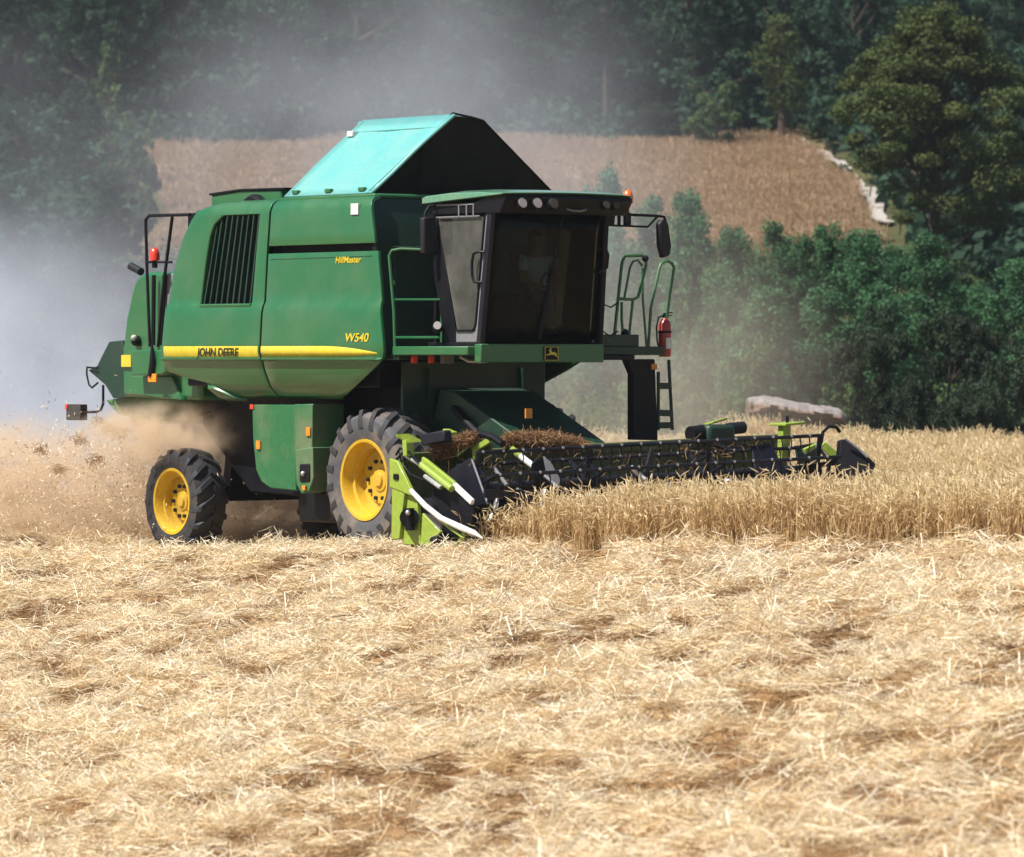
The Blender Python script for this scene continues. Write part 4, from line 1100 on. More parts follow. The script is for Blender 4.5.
MB().tube([(g0.x, g0.y + 0.18, g0.z + 0.06), (g0.x, g0.y + 0.44, g0.z + 0.08)], 0.075, 14).build('gearbox_motor', M['blackmetal'], HD)
MB().prism([(g0.x - 0.1, g0.y - 0.12, g0.z + 0.10), (g0.x + 0.1, g0.y - 0.14, g0.z + 0.13), (g0.x + 0.1, g0.y + 0.10, g0.z + 0.18), (g0.x - 0.1, g0.y + 0.12, g0.z + 0.15)], (0, 0, 0.03)).build('gearbox_lid', M['lime'], HD, bevel=0.01)
MB().tube([(g0.x + 0.1, g0.y - 0.2, g0.z - 0.1), (g0.x + 0.3, g0.y, g0.z - 0.2), (g0.x + 0.1, g0.y + 0.4, g0.z - 0.15)], 0.03, 8).build('hydraulic_hose', M['black'], HD)

bpy.context.view_layer.update()
MW = machine.matrix_world.copy()
def to_world(p):
    return MW @ Vector(p)

# ------------------------------------------------------------------ driver in the cab
def skin_mesh(name, pts, edges, mat, sub=2):
    """pts: name -> (position, radius); the first is the root"""
    keys = list(pts)
    me = bpy.data.meshes.new(name)
    me.from_pydata([pts[k][0] for k in keys], [(keys.index(a), keys.index(b)) for a, b in edges], [])
    o = bpy.data.objects.new(name, me); COL.objects.link(o)
    o.modifiers.new('skin', 'SKIN').use_smooth_shade = True
    for i, k in enumerate(keys):
        r_ = pts[k][1]
        me.skin_vertices[0].data[i].radius = r_ if isinstance(r_, tuple) else (r_, r_)
        me.skin_vertices[0].data[i].use_root = (i == 0)
    s = o.modifiers.new('sub', 'SUBSURF'); s.levels = sub; s.render_levels = sub
    dg = bpy.context.evaluated_depsgraph_get()
    res = bpy.data.meshes.new_from_object(o.evaluated_get(dg))
    bpy.data.objects.remove(o)
    vs = [tuple(v.co) for v in res.vertices]; fs = [tuple(p.vertices) for p in res.polygons]
    return vs, fs

seat_pt = to_world((1.12, 0.34, 2.99))
person = empty('person', seat_pt, rz=-HEAD)
tag(person, 'driver in a pale shirt seated in the cab with one arm raised', 'person')
J = {'pelvis': ((0.02, 0, 0.10), (0.15, 0.12)), 'waist': ((0.0, 0, 0.26), (0.14, 0.11)), 'chest': ((0.02, 0, 0.46), (0.17, 0.12)), 'collar': ((0.02, 0, 0.58), (0.09, 0.08)),
     'neck': ((0.04, 0, 0.66), 0.055), 'jaw': ((0.06, 0, 0.74), (0.075, 0.085)), 'skull': ((0.05, 0, 0.84), (0.085, 0.10)), 'crown': ((0.045, 0, 0.90), (0.06, 0.07)),
     'shl': ((0.03, 0.19, 0.55), 0.065), 'ell': ((0.25, 0.32, 0.50), 0.047), 'wrl': ((0.48, 0.36, 0.62), 0.032),
     'shr': ((0.03, -0.19, 0.55), 0.065), 'elr': ((0.10, -0.27, 0.30), 0.047), 'wrr': ((0.33, -0.22, 0.24), 0.032),
     'hil': ((0.06, 0.10, 0.08), 0.10), 'knl': ((0.46, 0.15, 0.06), 0.065), 'anl': ((0.52, 0.15, -0.36), 0.042), 'tol': ((0.68, 0.16, -0.40), 0.035),
     'hir': ((0.06, -0.10, 0.08), 0.10), 'knr': ((0.46, -0.13, 0.06), 0.065), 'anr': ((0.52, -0.13, -0.36), 0.042), 'tor': ((0.68, -0.14, -0.40), 0.035)}
E_ = [('pelvis', 'waist'), ('waist', 'chest'), ('chest', 'collar'), ('collar', 'neck'), ('neck', 'jaw'), ('jaw', 'skull'), ('skull', 'crown'), ('collar', 'shl'), ('shl', 'ell'), ('ell', 'wrl'), ('collar', 'shr'), ('shr', 'elr'), ('elr', 'wrr'),
      ('pelvis', 'hil'), ('hil', 'knl'), ('knl', 'anl'), ('anl', 'tol'), ('pelvis', 'hir'), ('hir', 'knr'), ('knr', 'anr'), ('anr', 'tor')]
vs, fs = skin_mesh('body', J, E_, M['skin'])
mb = MB().add(vs, fs)
mb.tube([(0.145, 0, 0.82), (0.165, 0, 0.79), (0.15, 0, 0.775)], [0.010, 0.016, 0.010], 8)
for s in (-1, 1):
    mb.ball((0.05, s * 0.088, 0.81), 0.030, 8, (0.6, 0.4, 1.0))
    mb.ball((0.135, s * 0.033, 0.835), 0.012, 8)
mb.tube([(0.135, -0.028, 0.745), (0.142, 0, 0.742), (0.135, 0.028, 0.745)], 0.008, 6)
for w_, d_ in ((J['wrl'][0], Vector((0.8, 0.1, 0.5)).normalized()), (J['wrr'][0], Vector((0.95, 0.05, -0.2)).normalized())):
    w_ = Vector(w_); sd = d_.cross(Vector((0, 0, 1))).normalized(); up = sd.cross(d_)
    mb.tube([w_, w_ + d_ * 0.05, w_ + d_ * 0.095], [0.03, 0.042, 0.036], 8)
    for i, ln in enumerate((0.070, 0.080, 0.075, 0.060)):
        b0 = w_ + d_ * 0.09 + sd * (-0.03 + 0.02 * i)
        mb.tube([b0, b0 + d_ * ln * 0.5 - up * 0.012, b0 + d_ * ln * 0.75 - up * 0.045], [0.010, 0.009, 0.008], 6)
    b0 = w_ + d_ * 0.04 - sd * 0.035
    mb.tube([b0, b0 + d_ * 0.03 - sd * 0.03 - up * 0.01, b0 + d_ * 0.06 - sd * 0.03 - up * 0.03], [0.012, 0.011, 0.009], 6)
mb.build('body', M['skin'], person)
grow = lambda ks, k, cut=None: {a: (J[a][0], tuple(x * k for x in J[a][1]) if isinstance(J[a][1], tuple) else J[a][1] * k) for a in ks}
sh = grow(['waist', 'pelvis', 'chest', 'collar', 'shl', 'shr'], 1.13)
sh['el'] = (tuple(Vector(J['shl'][0]).lerp(Vector(J['ell'][0]), 0.62)), 0.062); sh['er'] = (tuple(Vector(J['shr'][0]).lerp(Vector(J['elr'][0]), 0.62)), 0.062)
vs, fs = skin_mesh('shirt', sh, [('pelvis', 'waist'), ('waist', 'chest'), ('chest', 'collar'), ('collar', 'shl'), ('shl', 'el'), ('collar', 'shr'), ('shr', 'er')], M['shirt'])
MB().add(vs, fs).build('shirt', M['shirt'], person)
tr = grow(['pelvis', 'hil', 'knl', 'hir', 'knr'], 1.16)
tr['al'] = ((0.51, 0.15, -0.30), 0.06); tr['ar'] = ((0.51, -0.13, -0.30), 0.06)
vs, fs = skin_mesh('trousers', tr, [('pelvis', 'hil'), ('hil', 'knl'), ('knl', 'al'), ('pelvis', 'hir'), ('hir', 'knr'), ('knr', 'ar')], M['trousers'])
MB().add(vs, fs).build('trousers', M['trousers'], person)
mb = MB().ball((0.03, 0, 0.885), 0.10, 16, (1.05, 0.92, 0.72)).ball((-0.02, 0, 0.82), 0.075, 12, (0.8, 1.05, 1.1))
mb.build('hair', M['hair'], person)

# ------------------------------------------------------------------ fire extinguisher on the ladder rail
ex = Vector((1.52,2.11,2.34))
ext = empty('fire_extinguisher', to_world(ex), rz=-HEAD)
tag(ext, 'red fire extinguisher hung upright on the green ladder rail of the harvester', 'fire extinguisher')
MB().tube([(0, 0, 0), (0, 0, 0.02), (0, 0, 0.40), (0, 0, 0.45), (0, 0, 0.475), (0, 0, 0.50)], [0.075, 0.082, 0.082, 0.065, 0.035, 0.025], 18).build('cylinder', M['red'], ext)
MB().tube([(0, 0, 0.49), (0, 0, 0.54)], 0.028, 10).bar((0, -0.02, 0.545), (0, 0.12, 0.565), 0.02, 0.015).bar((0, -0.02, 0.52), (0, 0.11, 0.525), 0.02, 0.012).build('valve', M['black'], ext)
MB().tube([(0, -0.03, 0.52), (0, -0.10, 0.50), (0, -0.135, 0.38), (0, -0.125, 0.2), (0, -0.07, 0.03)], 0.012, 6).build('hose', M['black'], ext)
mb = MB().tube([(0, 0, 0.30), (0, 0, 0.33)], 0.086, 18)
mb.build('bracket_strap', M['black'], ext)
MB().box((0.076, -0.045, 0.10), (0.086, 0.045, 0.24)).build('label_panel', M['white'], ext, bevel=0.003)

# ------------------------------------------------------------------ scattering for straw, wheat and chaff
def scatter(name, pts, rots, scl, idx, meshes, label):
    src = bpy.data.collections.new(name + '_source')
    for i, me in enumerate(meshes):
        src.objects.link(bpy.data.objects.new('%s_tuft_%02d' % (name, i), me))
    me = bpy.data.meshes.new(name)
    n = len(pts)
    me.vertices.add(n)
    me.vertices.foreach_set('co', np.asarray(pts, np.float32).ravel())
    a = me.attributes.new('rot', 'FLOAT_VECTOR', 'POINT'); a.data.foreach_set('vector', np.asarray(rots, np.float32).ravel())
    a = me.attributes.new('scl', 'FLOAT_VECTOR', 'POINT'); a.data.foreach_set('vector', np.asarray(scl, np.float32).ravel())
    a = me.attributes.new('pick', 'INT', 'POINT'); a.data.foreach_set('value', np.asarray(idx, np.int32))
    o = bpy.data.objects.new(name, me); COL.objects.link(o)
    ng = bpy.data.node_groups.new(name + '_scatter', 'GeometryNodeTree')
    ng.interface.new_socket('Geometry', in_out='INPUT', socket_type='NodeSocketGeometry')
    ng.interface.new_socket('Geometry', in_out='OUTPUT', socket_type='NodeSocketGeometry')
    gi = ng.nodes.new('NodeGroupInput'); go = ng.nodes.new('NodeGroupOutput')
    ip = ng.nodes.new('GeometryNodeInstanceOnPoints')
    ci = ng.nodes.new('GeometryNodeCollectionInfo'); ci.inputs[0].default_value = src; ci.inputs[1].default_value = True; ci.inputs[2].default_value = True
    def attr(nm, t):
        q = ng.nodes.new('GeometryNodeInputNamedAttribute'); q.data_type = t; q.inputs[0].default_value = nm
        return q.outputs[0]
    ng.links.new(gi.outputs[0], ip.inputs['Points']); ng.links.new(ci.outputs[0], ip.inputs['Instance'])
    ip.inputs['Pick Instance'].default_value = True
    ng.links.new(attr('pick', 'INT'), ip.inputs['Instance Index'])
    ng.links.new(attr('rot', 'FLOAT_VECTOR'), ip.inputs['Rotation'])
    ng.links.new(attr('scl', 'FLOAT_VECTOR'), ip.inputs['Scale'])
    ng.links.new(ip.outputs[0], go.inputs[0])
    md = o.modifiers.new('scatter', 'NODES'); md.node_group = ng
    tag(o, label, kind='stuff')
    return o

def blades(name, segs, mat_list, midx=None):
    """segs: list of (points, widths, side vector): ribbons"""
    vs, fs, ms = [], [], []
    for j, (pts, ws, sv) in enumerate(segs):
        k = len(vs)
        for p, w in zip(pts, ws):
            vs.append(tuple(np.asarray(p) - sv * w / 2)); vs.append(tuple(np.asarray(p) + sv * w / 2))
        for i in range(len(pts) - 1):
            fs.append((k + 2 * i, k + 2 * i + 1, k + 2 * i + 3, k + 2 * i + 2)); ms.append(midx[j] if midx else 0)
    me = bpy.data.meshes.new(name)
    me.from_pydata(vs, [], fs)
    for m_ in mat_list:
        me.materials.append(m_)
    me.polygons.foreach_set('material_index', ms)
    return me

rng = np.random.default_rng(7)
def straw_clump(i, n=34, rad=0.18, ln=(0.07, 0.34), tilt=0.17, lift=0.04, mats=None):
    segs = []
    for _ in range(n):
        r_, t = rad * math.sqrt(rng.random()), rng.random() * 6.283
        l = rng.uniform(*ln); yaw = rng.normal(0.25, 0.8) if rng.random() < 0.6 else rng.uniform(0, 6.28); ti = rng.normal(0, tilt)
        d = np.array([math.cos(yaw) * math.cos(ti), math.sin(yaw) * math.cos(ti), math.sin(ti)])
        c = np.array([r_ * math.cos(t), r_ * math.sin(t), abs(rng.normal(0.012, lift * 0.6)) + abs(d[2]) * l * 0.3])
        s = np.cross(d, rng.normal(size=3)); s /= np.linalg.norm(s)
        b = np.cross(d, s) * rng.normal(0, 0.05) * l
        w = rng.uniform(0.0035, 0.008)
        segs.append(([c - d * l / 2, c + b, c + d * l / 2], [w, w, w * 0.7], s))
    return blades('straw_clump', segs, mats or [M['straw']])
def stubble_tuft(i, n=16):
    segs = []
    for _ in range(n):
        x, y = rng.normal(0, 0.07), rng.normal(0, 0.03)
        h = rng.uniform(0.04, 0.12)
        d = np.array([rng.normal(0, 0.25), rng.normal(0, 0.25), 1.0])
        s = np.array([math.cos(x * 90), math.sin(x * 90), 0])
        segs.append(([np.array([x, y, -0.02]), np.array([x, y, 0]) + d * h], [0.006, 0.006], s))
    for _ in range(6):
        yaw = rng.random() * 6.28; l = rng.uniform(0.1, 0.25)
        d = np.array([math.cos(yaw), math.sin(yaw), rng.normal(0.1, 0.2)]); c = np.array([rng.normal(0, 0.1), rng.normal(0, 0.1), 0.03])
        segs.append(([c - d * l / 2, c + d * l / 2], [0.006, 0.005], np.array([0.0, 0.3, 0.95])))
    return blades('stubble_tuft', segs, [M['straw']])
straw_meshes = [straw_clump(i) for i in range(5)] + [straw_clump(i, 46, 0.20, (0.06, 0.28), 0.38, 0.08) for i in range(3)] + [stubble_tuft(i) for i in range(3)] + [straw_clump(i, 30, 0.24, (0.05, 0.25), 0.22, 0.03, [M['straw_dull']]) for i in range(3)]

def in_wheat(x, y):
    u, v = to_uv(x, y)
    wob = (vnoise(u, v, 0.5, 11) - 0.5) * 0.30
    return (((u > 4.15 + wob) & (v > -3.0 + wob + 0.35 * sstep(6.0, 4.6, u))) | (v > 3.22 + wob)) & (y < 92)

n = 54000
yy = np.sqrt(rng.uniform(22 ** 2, 70 ** 2, n)); xx = rng.uniform(-0.160, 0.160, n) * yy + rng.uniform(-1.0, 1.0, n)
dens = 0.36 + 0.64 * sstep(0.47, 0.56, hollows(xx, yy) + 0.10 * (rng.random(n) - 0.5))
keep = (rng.random(n) < dens) & ~in_wheat(xx, yy)
uu, vv = to_uv(xx, yy)
keep &= ~((vv > -1.7) & (vv < 1.7) & (uu > -5) & (uu < 0.9) & (rng.random(n) < 0.3))
xx, yy = xx[keep], yy[keep]
n = len(xx)
pick = rng.integers(0, 8, n); br = rng.random(n) < 0.97 * (1 - sstep(0.46, 0.54, hollows(xx, yy))) + 0.08; pick[br] = rng.integers(11, 14, br.sum()); st = rng.random(n) < 0.06; pick[st] = rng.integers(8, 11, st.sum())  # brown clumps in the hollows stand in for shadowed pockets
pts = np.column_stack([xx, yy, full_land(xx, yy) + 0.004])
rots = np.column_stack([rng.normal(0, 0.12, n), rng.normal(0, 0.12, n), rng.normal(0.0, 0.7, n) + (rng.random(n) < 0.5) * math.pi])
sc = rng.uniform(0.75, 1.2, n)
scatter('straw_litter', pts, rots, np.column_stack([sc, sc, sc * rng.uniform(0.7, 1.4, n)]), pick, straw_meshes, 'loose pale straw and short stubble littering the cut field')

def wheat_tuft(i, n=18, edge=False):
    segs, mi = [], []
    for _ in range(n):
        x, y = rng.normal(0, 0.085), rng.normal(0, 0.085)
        h = rng.uniform(0.50, 0.84); a = rng.random() * 6.283; lean = abs(rng.normal(0, 0.10))
        dx, dy = math.cos(a) * lean, math.sin(a) * lean
        s = np.array([math.cos(a + 1.5), math.sin(a + 1.5), 0])
        p = [np.array([x, y, -0.03]), np.array([x + dx * 0.3, y + dy * 0.3, h * 0.5]), np.array([x + dx, y + dy, h * 0.9])]
        tip = p[2] + np.array([math.cos(a) * rng.uniform(0.01, 0.05), math.sin(a) * rng.uniform(0.01, 0.05), rng.uniform(0.02, 0.06)])
        segs.append((p + [tip], [0.007, 0.007, 0.006, 0.006], s)); mi.append(0)
        droop = rng.normal(0.2, 0.6)
        d = np.array([math.cos(a) * math.cos(droop), math.sin(a) * math.cos(droop), math.sin(droop) + 0.35]); d /= np.linalg.norm(d)
        L = rng.uniform(0.07, 0.12)
        for sv in (s, np.cross(d, s)):
            segs.append(([tip, tip + d * L * 0.3, tip + d * L * 0.75, tip + d * L * 1.15], [0.005, 0.013, 0.011, 0.002], sv)); mi.append(1)
        if rng.random() < 0.6:
            q = p[1] + np.array([0, 0, rng.uniform(-0.15, 0.2)]); b = rng.random() * 6.28
            segs.append(([q, q + np.array([math.cos(b) * 0.06, math.sin(b) * 0.06, 0.05]), q + np.array([math.cos(b) * 0.14, math.sin(b) * 0.14, -0.03])], [0.009, 0.008, 0.003], np.array([-math.sin(b), math.cos(b), 0]))); mi.append(0)
    return blades('wheat_tuft', segs, [M['stalk'], M['ear']], mi)
wheat_meshes = [wheat_tuft(i) for i in range(8)]
n = 64000
yy = rng.uniform(42, 92, n); xx = rng.uniform(-4, 16, n)
uu, vv = to_uv(xx, yy)
near = (vv < -2.2) | (uu < 5.5)
dens = np.where(vv < -2.4, 0.30 + 0.60 * sstep(-3.1, -2.5, vv), 0.62)
keep = in_wheat(xx, yy) & (rng.random(n) < dens) & (np.abs(xx) < 0.107 * yy * 1.5 + 1.5)
# the reel and table push through the crop just above the knife
xx, yy = xx[keep], yy[keep]; n = len(xx)
pts = np.column_stack([xx, yy, full_land(xx, yy)])
lump = (0.70 + 0.28 * vnoise(xx, yy, 0.8, 31)) * (1.0 - 0.10 * sstep(6, 4.2, uu[keep]) * (np.abs(vv[keep]) < 3.1))
sc = rng.uniform(0.80, 1.08, n) * lump
wheat = scatter('wheat', pts, np.column_stack([rng.normal(0, 0.13, n), rng.normal(0.05, 0.13, n), rng.uniform(0, 6.28, n)]), np.column_stack([np.ones(n), np.ones(n), sc]), rng.integers(0, 8, n), wheat_meshes, 'standing golden wheat in front of and beyond the cutting header')

# straw heaped on the header
def heap(name, path_pts, rad, count, label, seed):
    r2 = np.random.default_rng(seed)
    segs = []
    P = [np.array(to_world(p)) for p in path_pts]
    for _ in range(count):
        t = r2.random() * (len(P) - 1); i = int(t); c = P[i] * (1 - (t - i)) + P[i + 1] * (t - i)
        fr_ = t / (len(P) - 1); env = math.sin(math.pi * min(max(fr_ * 0.92 + 0.04, 0), 1)) ** 0.4
        o3 = r2.normal(size=3); o3 *= rad * env * r2.random() ** 0.4 / np.linalg.norm(o3)
        c = c + o3 * np.array([1, 1, 0.62])
        d = r2.normal(size=3) * np.array([1, 1, 0.55]); d /= np.linalg.norm(d)
        s = np.cross(d, r2.normal(size=3)); s /= np.linalg.norm(s)
        l = r2.uniform(0.06, 0.24); w = r2.uniform(0.004, 0.010)
        b = r2.normal(size=3) * 0.03
        segs.append(([c - d * l / 2, c + b, c + d * l / 2], [w, w, w * 0.6], s))
    me = blades(name, segs, [M['straw_brown']])
    o = bpy.data.objects.new(name, me); COL.objects.link(o)
    tag(o, label, kind='stuff')
    return o
heap('straw_heap', [(2.95,-1.46,1.34), (2.95,-1.12,1.33), (2.95,-0.79,1.32), (2.95,-0.33,1.27)], 0.17, 5200, 'long heap of brown straw caught on top of the header back sheet', 3)
heap('straw_heap', [(2.83,-2.50,1.17), (3.03,-2.45,1.25), (3.22,-2.40,1.32), (3.47,-2.35,1.40)], 0.12, 2200, 'small brown straw bunch caught on the near end of the header', 4)

def wisps(name, spots, count, label, seed):
    r2 = np.random.default_rng(seed); segs = []
    for _ in range(count):
        p = np.array(spots[r2.integers(len(spots))]) + r2.normal(size=3) * np.array([0.10, 0.22, 0.05])
        c = np.array(to_world(p)); d = r2.normal(size=3) * np.array([1, 1, 0.7]); d /= np.linalg.norm(d)
        s_ = np.cross(d, r2.normal(size=3)); s_ /= np.linalg.norm(s_); l = r2.uniform(0.08, 0.32); w = r2.uniform(0.004, 0.009)
        segs.append(([c - d * l / 2, c + r2.normal(size=3) * 0.02, c + d * l / 2 - np.array([0, 0, 0.04])], [w, w, w * 0.6], s_))
    o = bpy.data.objects.new(name, blades(name, segs, [M['straw_dull']])); COL.objects.link(o)
    tag(o, label, kind='stuff')
wisps('straw_wisps', [(3.7, v, hz(v, 1.14 - 0.12 * (k % 3))) for k, v in enumerate(np.linspace(-2.5, 2.6, 19))] + [(4.0, -2.2, 0.75), (4.1, -1.6, 0.8), (3.2, -2.3, 1.1), (2.95, 0.4, 1.2), (2.95, 1.2, 1.22)], 230, 'loose pale straw hanging across the reel of the header', 8)

# ------------------------------------------------------------------ pale bank at the far edge of the wheat
bx0, by0 = 4.60, 93.2
rows = []
r2 = np.random.default_rng(5)
N_ = 130
prof = [(-0.35, -0.6), (-0.32, 0.2), (-0.22, 0.45), (-0.25, 0.56), (-0.10, 0.66), (-0.02, 0.74), (0.0, 0.80), (-0.28, 0.845), (-0.42, 0.88), (-0.40, 0.92), (-0.25, 0.97), (0.05, 1.0), (0.6, 1.02), (1.1, 0.98), (1.5, 0.6), (1.7, -0.6)]
for i in range(N_):
    t = i / (N_ - 1)
    x = bx0 + 1.90 * t
    zt = 1.57 - 0.31 * t - 0.35 * max(0, t - 0.94) * 9 * 0.5
    zt -= 0.10 * max(0.0, 1 - 6 * t)
    taper = min(1.0, 0.35 + 3 * t) * min(1.0, 0.3 + 9 * (1 - t))
    row_ = []
    for k, (dy, dz) in enumerate(prof):
        z = dz * zt if dz > 0 else dz
        g_ = float(vnoise(x, dz * 3.0, 0.22, 41)) - 0.5
        h_ = float(vnoise(x, dz * 2.0, 0.07, 42)) - 0.5
        row_.append((x + 0.03 * h_, by0 + dy * (taper if dy < 0 else 1) + 0.34 * g_ + 0.26 * h_, z + (0.08 * g_ + 0.09 * h_) * (0.25 if dz > 0.82 else 1.0)))
    rows.append(row_)
mb = MB().grid(rows)
mb.f.append(tuple(range(len(prof)))); mb.f.append(tuple(reversed(range((N_ - 1) * len(prof), N_ * len(prof)))))
bank = mb.build('earth_bank', None or M['bark'])
m, nt, b, o = new_mat('bank_earth')
n1 = noise(nt, 5.0, 6, 0.7)
brown = ramp(nt, n1, [(0.3, (0.085, 0.045, 0.03)), (0.7, (0.20, 0.13, 0.085))])
pale = ramp(nt, n1, [(0.3, (0.13, 0.105, 0.10)), (0.65, (0.29, 0.265, 0.26))])
tc = N(nt, 'ShaderNodeNewGeometry'); sx = N(nt, 'ShaderNodeSeparateXYZ'); nt.links.new(tc.outputs['Position'], sx.inputs[0])
# pale top, brown side; the overhang's shade is put into the brown
sl = N(nt, 'ShaderNodeMath', operation='MULTIPLY_ADD'); nt.links.new(sx.outputs['X'], sl.inputs[0]); sl.inputs[1].default_value = 0.156
nt.links.new(sx.outputs['Z'], sl.inputs[2])
mr = N(nt, 'ShaderNodeMapRange'); mr.inputs[1].default_value = 2.11; mr.inputs[2].default_value = 2.19
nt.links.new(sl.outputs[0], mr.inputs[0])
nt.links.new(mix(nt, mr.outputs[0], brown, pale), b.inputs['Base Color'])
b.inputs['Roughness'].default_value = 0.95
bump(nt, b, n1, 0.8, 0.05)
bank.data.materials[0] = m
tag(bank, 'low earth bank with a pale crust and shade-browned crumbling side behind the wheat', 'bank')

n = 420
yy = rng.uniform(92.0, 92.75, n); xx = rng.uniform(4.2, 6.9, n)
hgt = rng.uniform(0.85, 1.40, n) * (1.0 - 0.10 * (xx - 4.2))
scatter('dry_grass', np.column_stack([xx, yy, full_land(xx, yy)]), np.column_stack([rng.normal(0, 0.15, n), rng.normal(0, 0.15, n), rng.uniform(0, 6.28, n)]), np.column_stack([np.ones(n), np.ones(n), hgt]), rng.integers(0, 8, n), wheat_meshes, 'tall dry grass growing against the front of the earth bank')

# ------------------------------------------------------------------ trees and bushes
def leaf_cloud(name, clumps, per, size, mat, seed, flat=1.0, out=0.8):
    r3 = np.random.default_rng(seed)
    C, Nn = [], []
    for (c, r_, k) in clumps:
        m_ = max(4, int(per * k))
        d = r3.normal(size=(m_, 3)); d /= np.linalg.norm(d, axis=1)[:, None]
        rr = r_ * r3.random(m_) ** 0.45
        C.append(np.asarray(c) + d * rr[:, None] * np.array([1, 1, flat]))
        Nn.append(d * out + r3.normal(size=(m_, 3)) * 0.7 + np.array([0, 0, 0.35]))
    C = np.concatenate(C); Nn = np.concatenate(Nn); Nn /= np.linalg.norm(Nn, axis=1)[:, None]
    k = len(C)
    t = np.cross(Nn, r3.normal(size=(k, 3))); t /= np.linalg.norm(t, axis=1)[:, None]
    s = np.cross(Nn, t)
    L = (size * r3.uniform(0.6, 1.35, k))[:, None]; W = L * 0.55
    co = np.stack([C - t * L / 2, C + s * W / 2 - t * L * 0.05, C + t * L / 2, C - s * W / 2 - t * L * 0.05], 1).reshape(-1, 3)
    me = bpy.data.meshes.new(name)
    fill_mesh(me, co, np.arange(4 * k).reshape(k, 4))
    me.materials.append(mat)
    return me

def trunk_mesh(h, r0, limbs, seed, lean=0.0):
    r3 = random.Random(seed)
    mb = MB()
    pts, rs = [], []
    for i in range(7):
        f = i / 6
        pts.append((lean * f * f * h + r3.uniform(-0.02, 0.02) * h * (f > 0), r3.uniform(-0.02, 0.02) * h * (f > 0), f * h - (0.3 if i == 0 else 0)))
        rs.append(r0 * (1 - 0.8 * f) * (1.25 if i == 0 else 1))
    mb.tube(pts, rs, 8)
    for tgt, r_ in limbs:
        f = min(0.92, max(0.18, (tgt[2] / h) * 0.7))
        i = min(5, int(f * 6)); a_ = Vector(pts[i]).lerp(Vector(pts[i + 1]), f * 6 - i)
        t = Vector(tgt); mid = a_.lerp(t, 0.5) + Vector((0, 0, -0.06 * h * 0.3))
        mb.tube([a_, mid, t], [r_, r_ * 0.7, r_ * 0.25], 6)
    return mb.mesh('trunk', M['bark'])

def broadleaf(seed, h, w, n, per, leaf, mat, low=0.12, lobes=5, flat=0.8, r0=None, crad=0.2):
    r3 = random.Random(seed)
    lob = []
    for i in range(lobes):
        a_ = r3.random() * 6.283; z = low + (1 - low) * (0.25 + 0.6 * i / max(1, lobes - 1)) + r3.uniform(-0.06, 0.06)
        rad = w * 0.5 * (0.55 if z < 0.8 else 0.30) * r3.uniform(0.5, 1.0)
        lob.append((Vector((math.cos(a_) * rad, math.sin(a_) * rad, z * h)), r3.uniform(0.20, 0.32) * w, r3.uniform(0.13, 0.22) * h))
    cl = []
    for i in range(n):
        c, rw_, rh = r3.choice(lob)
        d = Vector((r3.gauss(0, 1), r3.gauss(0, 1), r3.gauss(0, 1))).normalized() * r3.random() ** 0.35
        p = Vector((c.x + d.x * rw_, c.y + d.y * rw_, min(h * 0.98, max(low * h * 0.6, c.z + d.z * rh))))
        cl.append((tuple(p), crad * w * r3.uniform(0.35, 0.75) * 0.6, r3.uniform(0.5, 1.5)))
    crown = leaf_cloud('crown', cl, per, leaf, mat, seed, flat)
    limbs = [(cl[i][0], (r0 or 0.02 * h) * 0.4) for i in range(0, n, max(1, n // 9))]
    tr_ = trunk_mesh(h * 0.85, r0 or 0.018 * h, limbs, seed)
    return crown, tr_, h, w

def pine(seed, h, w, n, per, leaf, mat):
    r3 = random.Random(seed)
    cl = []
    for i in range(n):
        f = r3.random()
        z = h * (0.30 + 0.68 * f)
        env = math.sin(math.pi * min(1, 0.18 + 0.80 * f)) ** 0.75
        a_ = r3.random() * 6.283; rr = w * 0.5 * env * r3.random() ** 0.5
        if (f < 0.3 and r3.random() < 0.3) or (f < 0.30 and math.cos(a_) * rr < -0.16 * w) or (f < 0.5 and math.cos(a_) * rr < -0.34 * w):
            continue
        cl.append(((math.cos(a_) * rr, math.sin(a_) * rr, z + r3.uniform(-0.03, 0.03) * h), r3.uniform(0.35, 0.75), r3.uniform(0.6, 1.3)))
    crown = leaf_cloud('crown', cl, per, leaf, mat, seed, 0.62, 1.0)
    limbs = [(c[0], 0.055) for c in cl[::3]]
    tr_ = trunk_mesh(h * 0.93, 0.26, limbs, seed, 0.01)
    return crown, tr_, h, w

def column_tree(seed, h, w, n, per, leaf, mat):
    r3 = random.Random(seed)
    cl = []
    for i in range(n):
        f = r3.random() ** 0.9
        env = min(1.0, 0.55 + f) * (1 - max(0, f - 0.55) ** 1.3 * 1.9)
        a_ = r3.random() * 6.283; rr = w * 0.5 * max(0.06, env) * r3.random() ** 0.5
        cl.append(((math.cos(a_) * rr, math.sin(a_) * rr, h * (0.05 + 0.93 * f)), w * r3.uniform(0.09, 0.19), r3.uniform(0.5, 1.5)))
    crown = leaf_cloud('crown', cl, per, leaf, mat, seed, 1.15, 0.7)
    tr_ = trunk_mesh(h * 0.9, 0.012 * h + 0.02, [(c[0], 0.03) for c in cl[::6]], seed)
    return crown, tr_, h, w

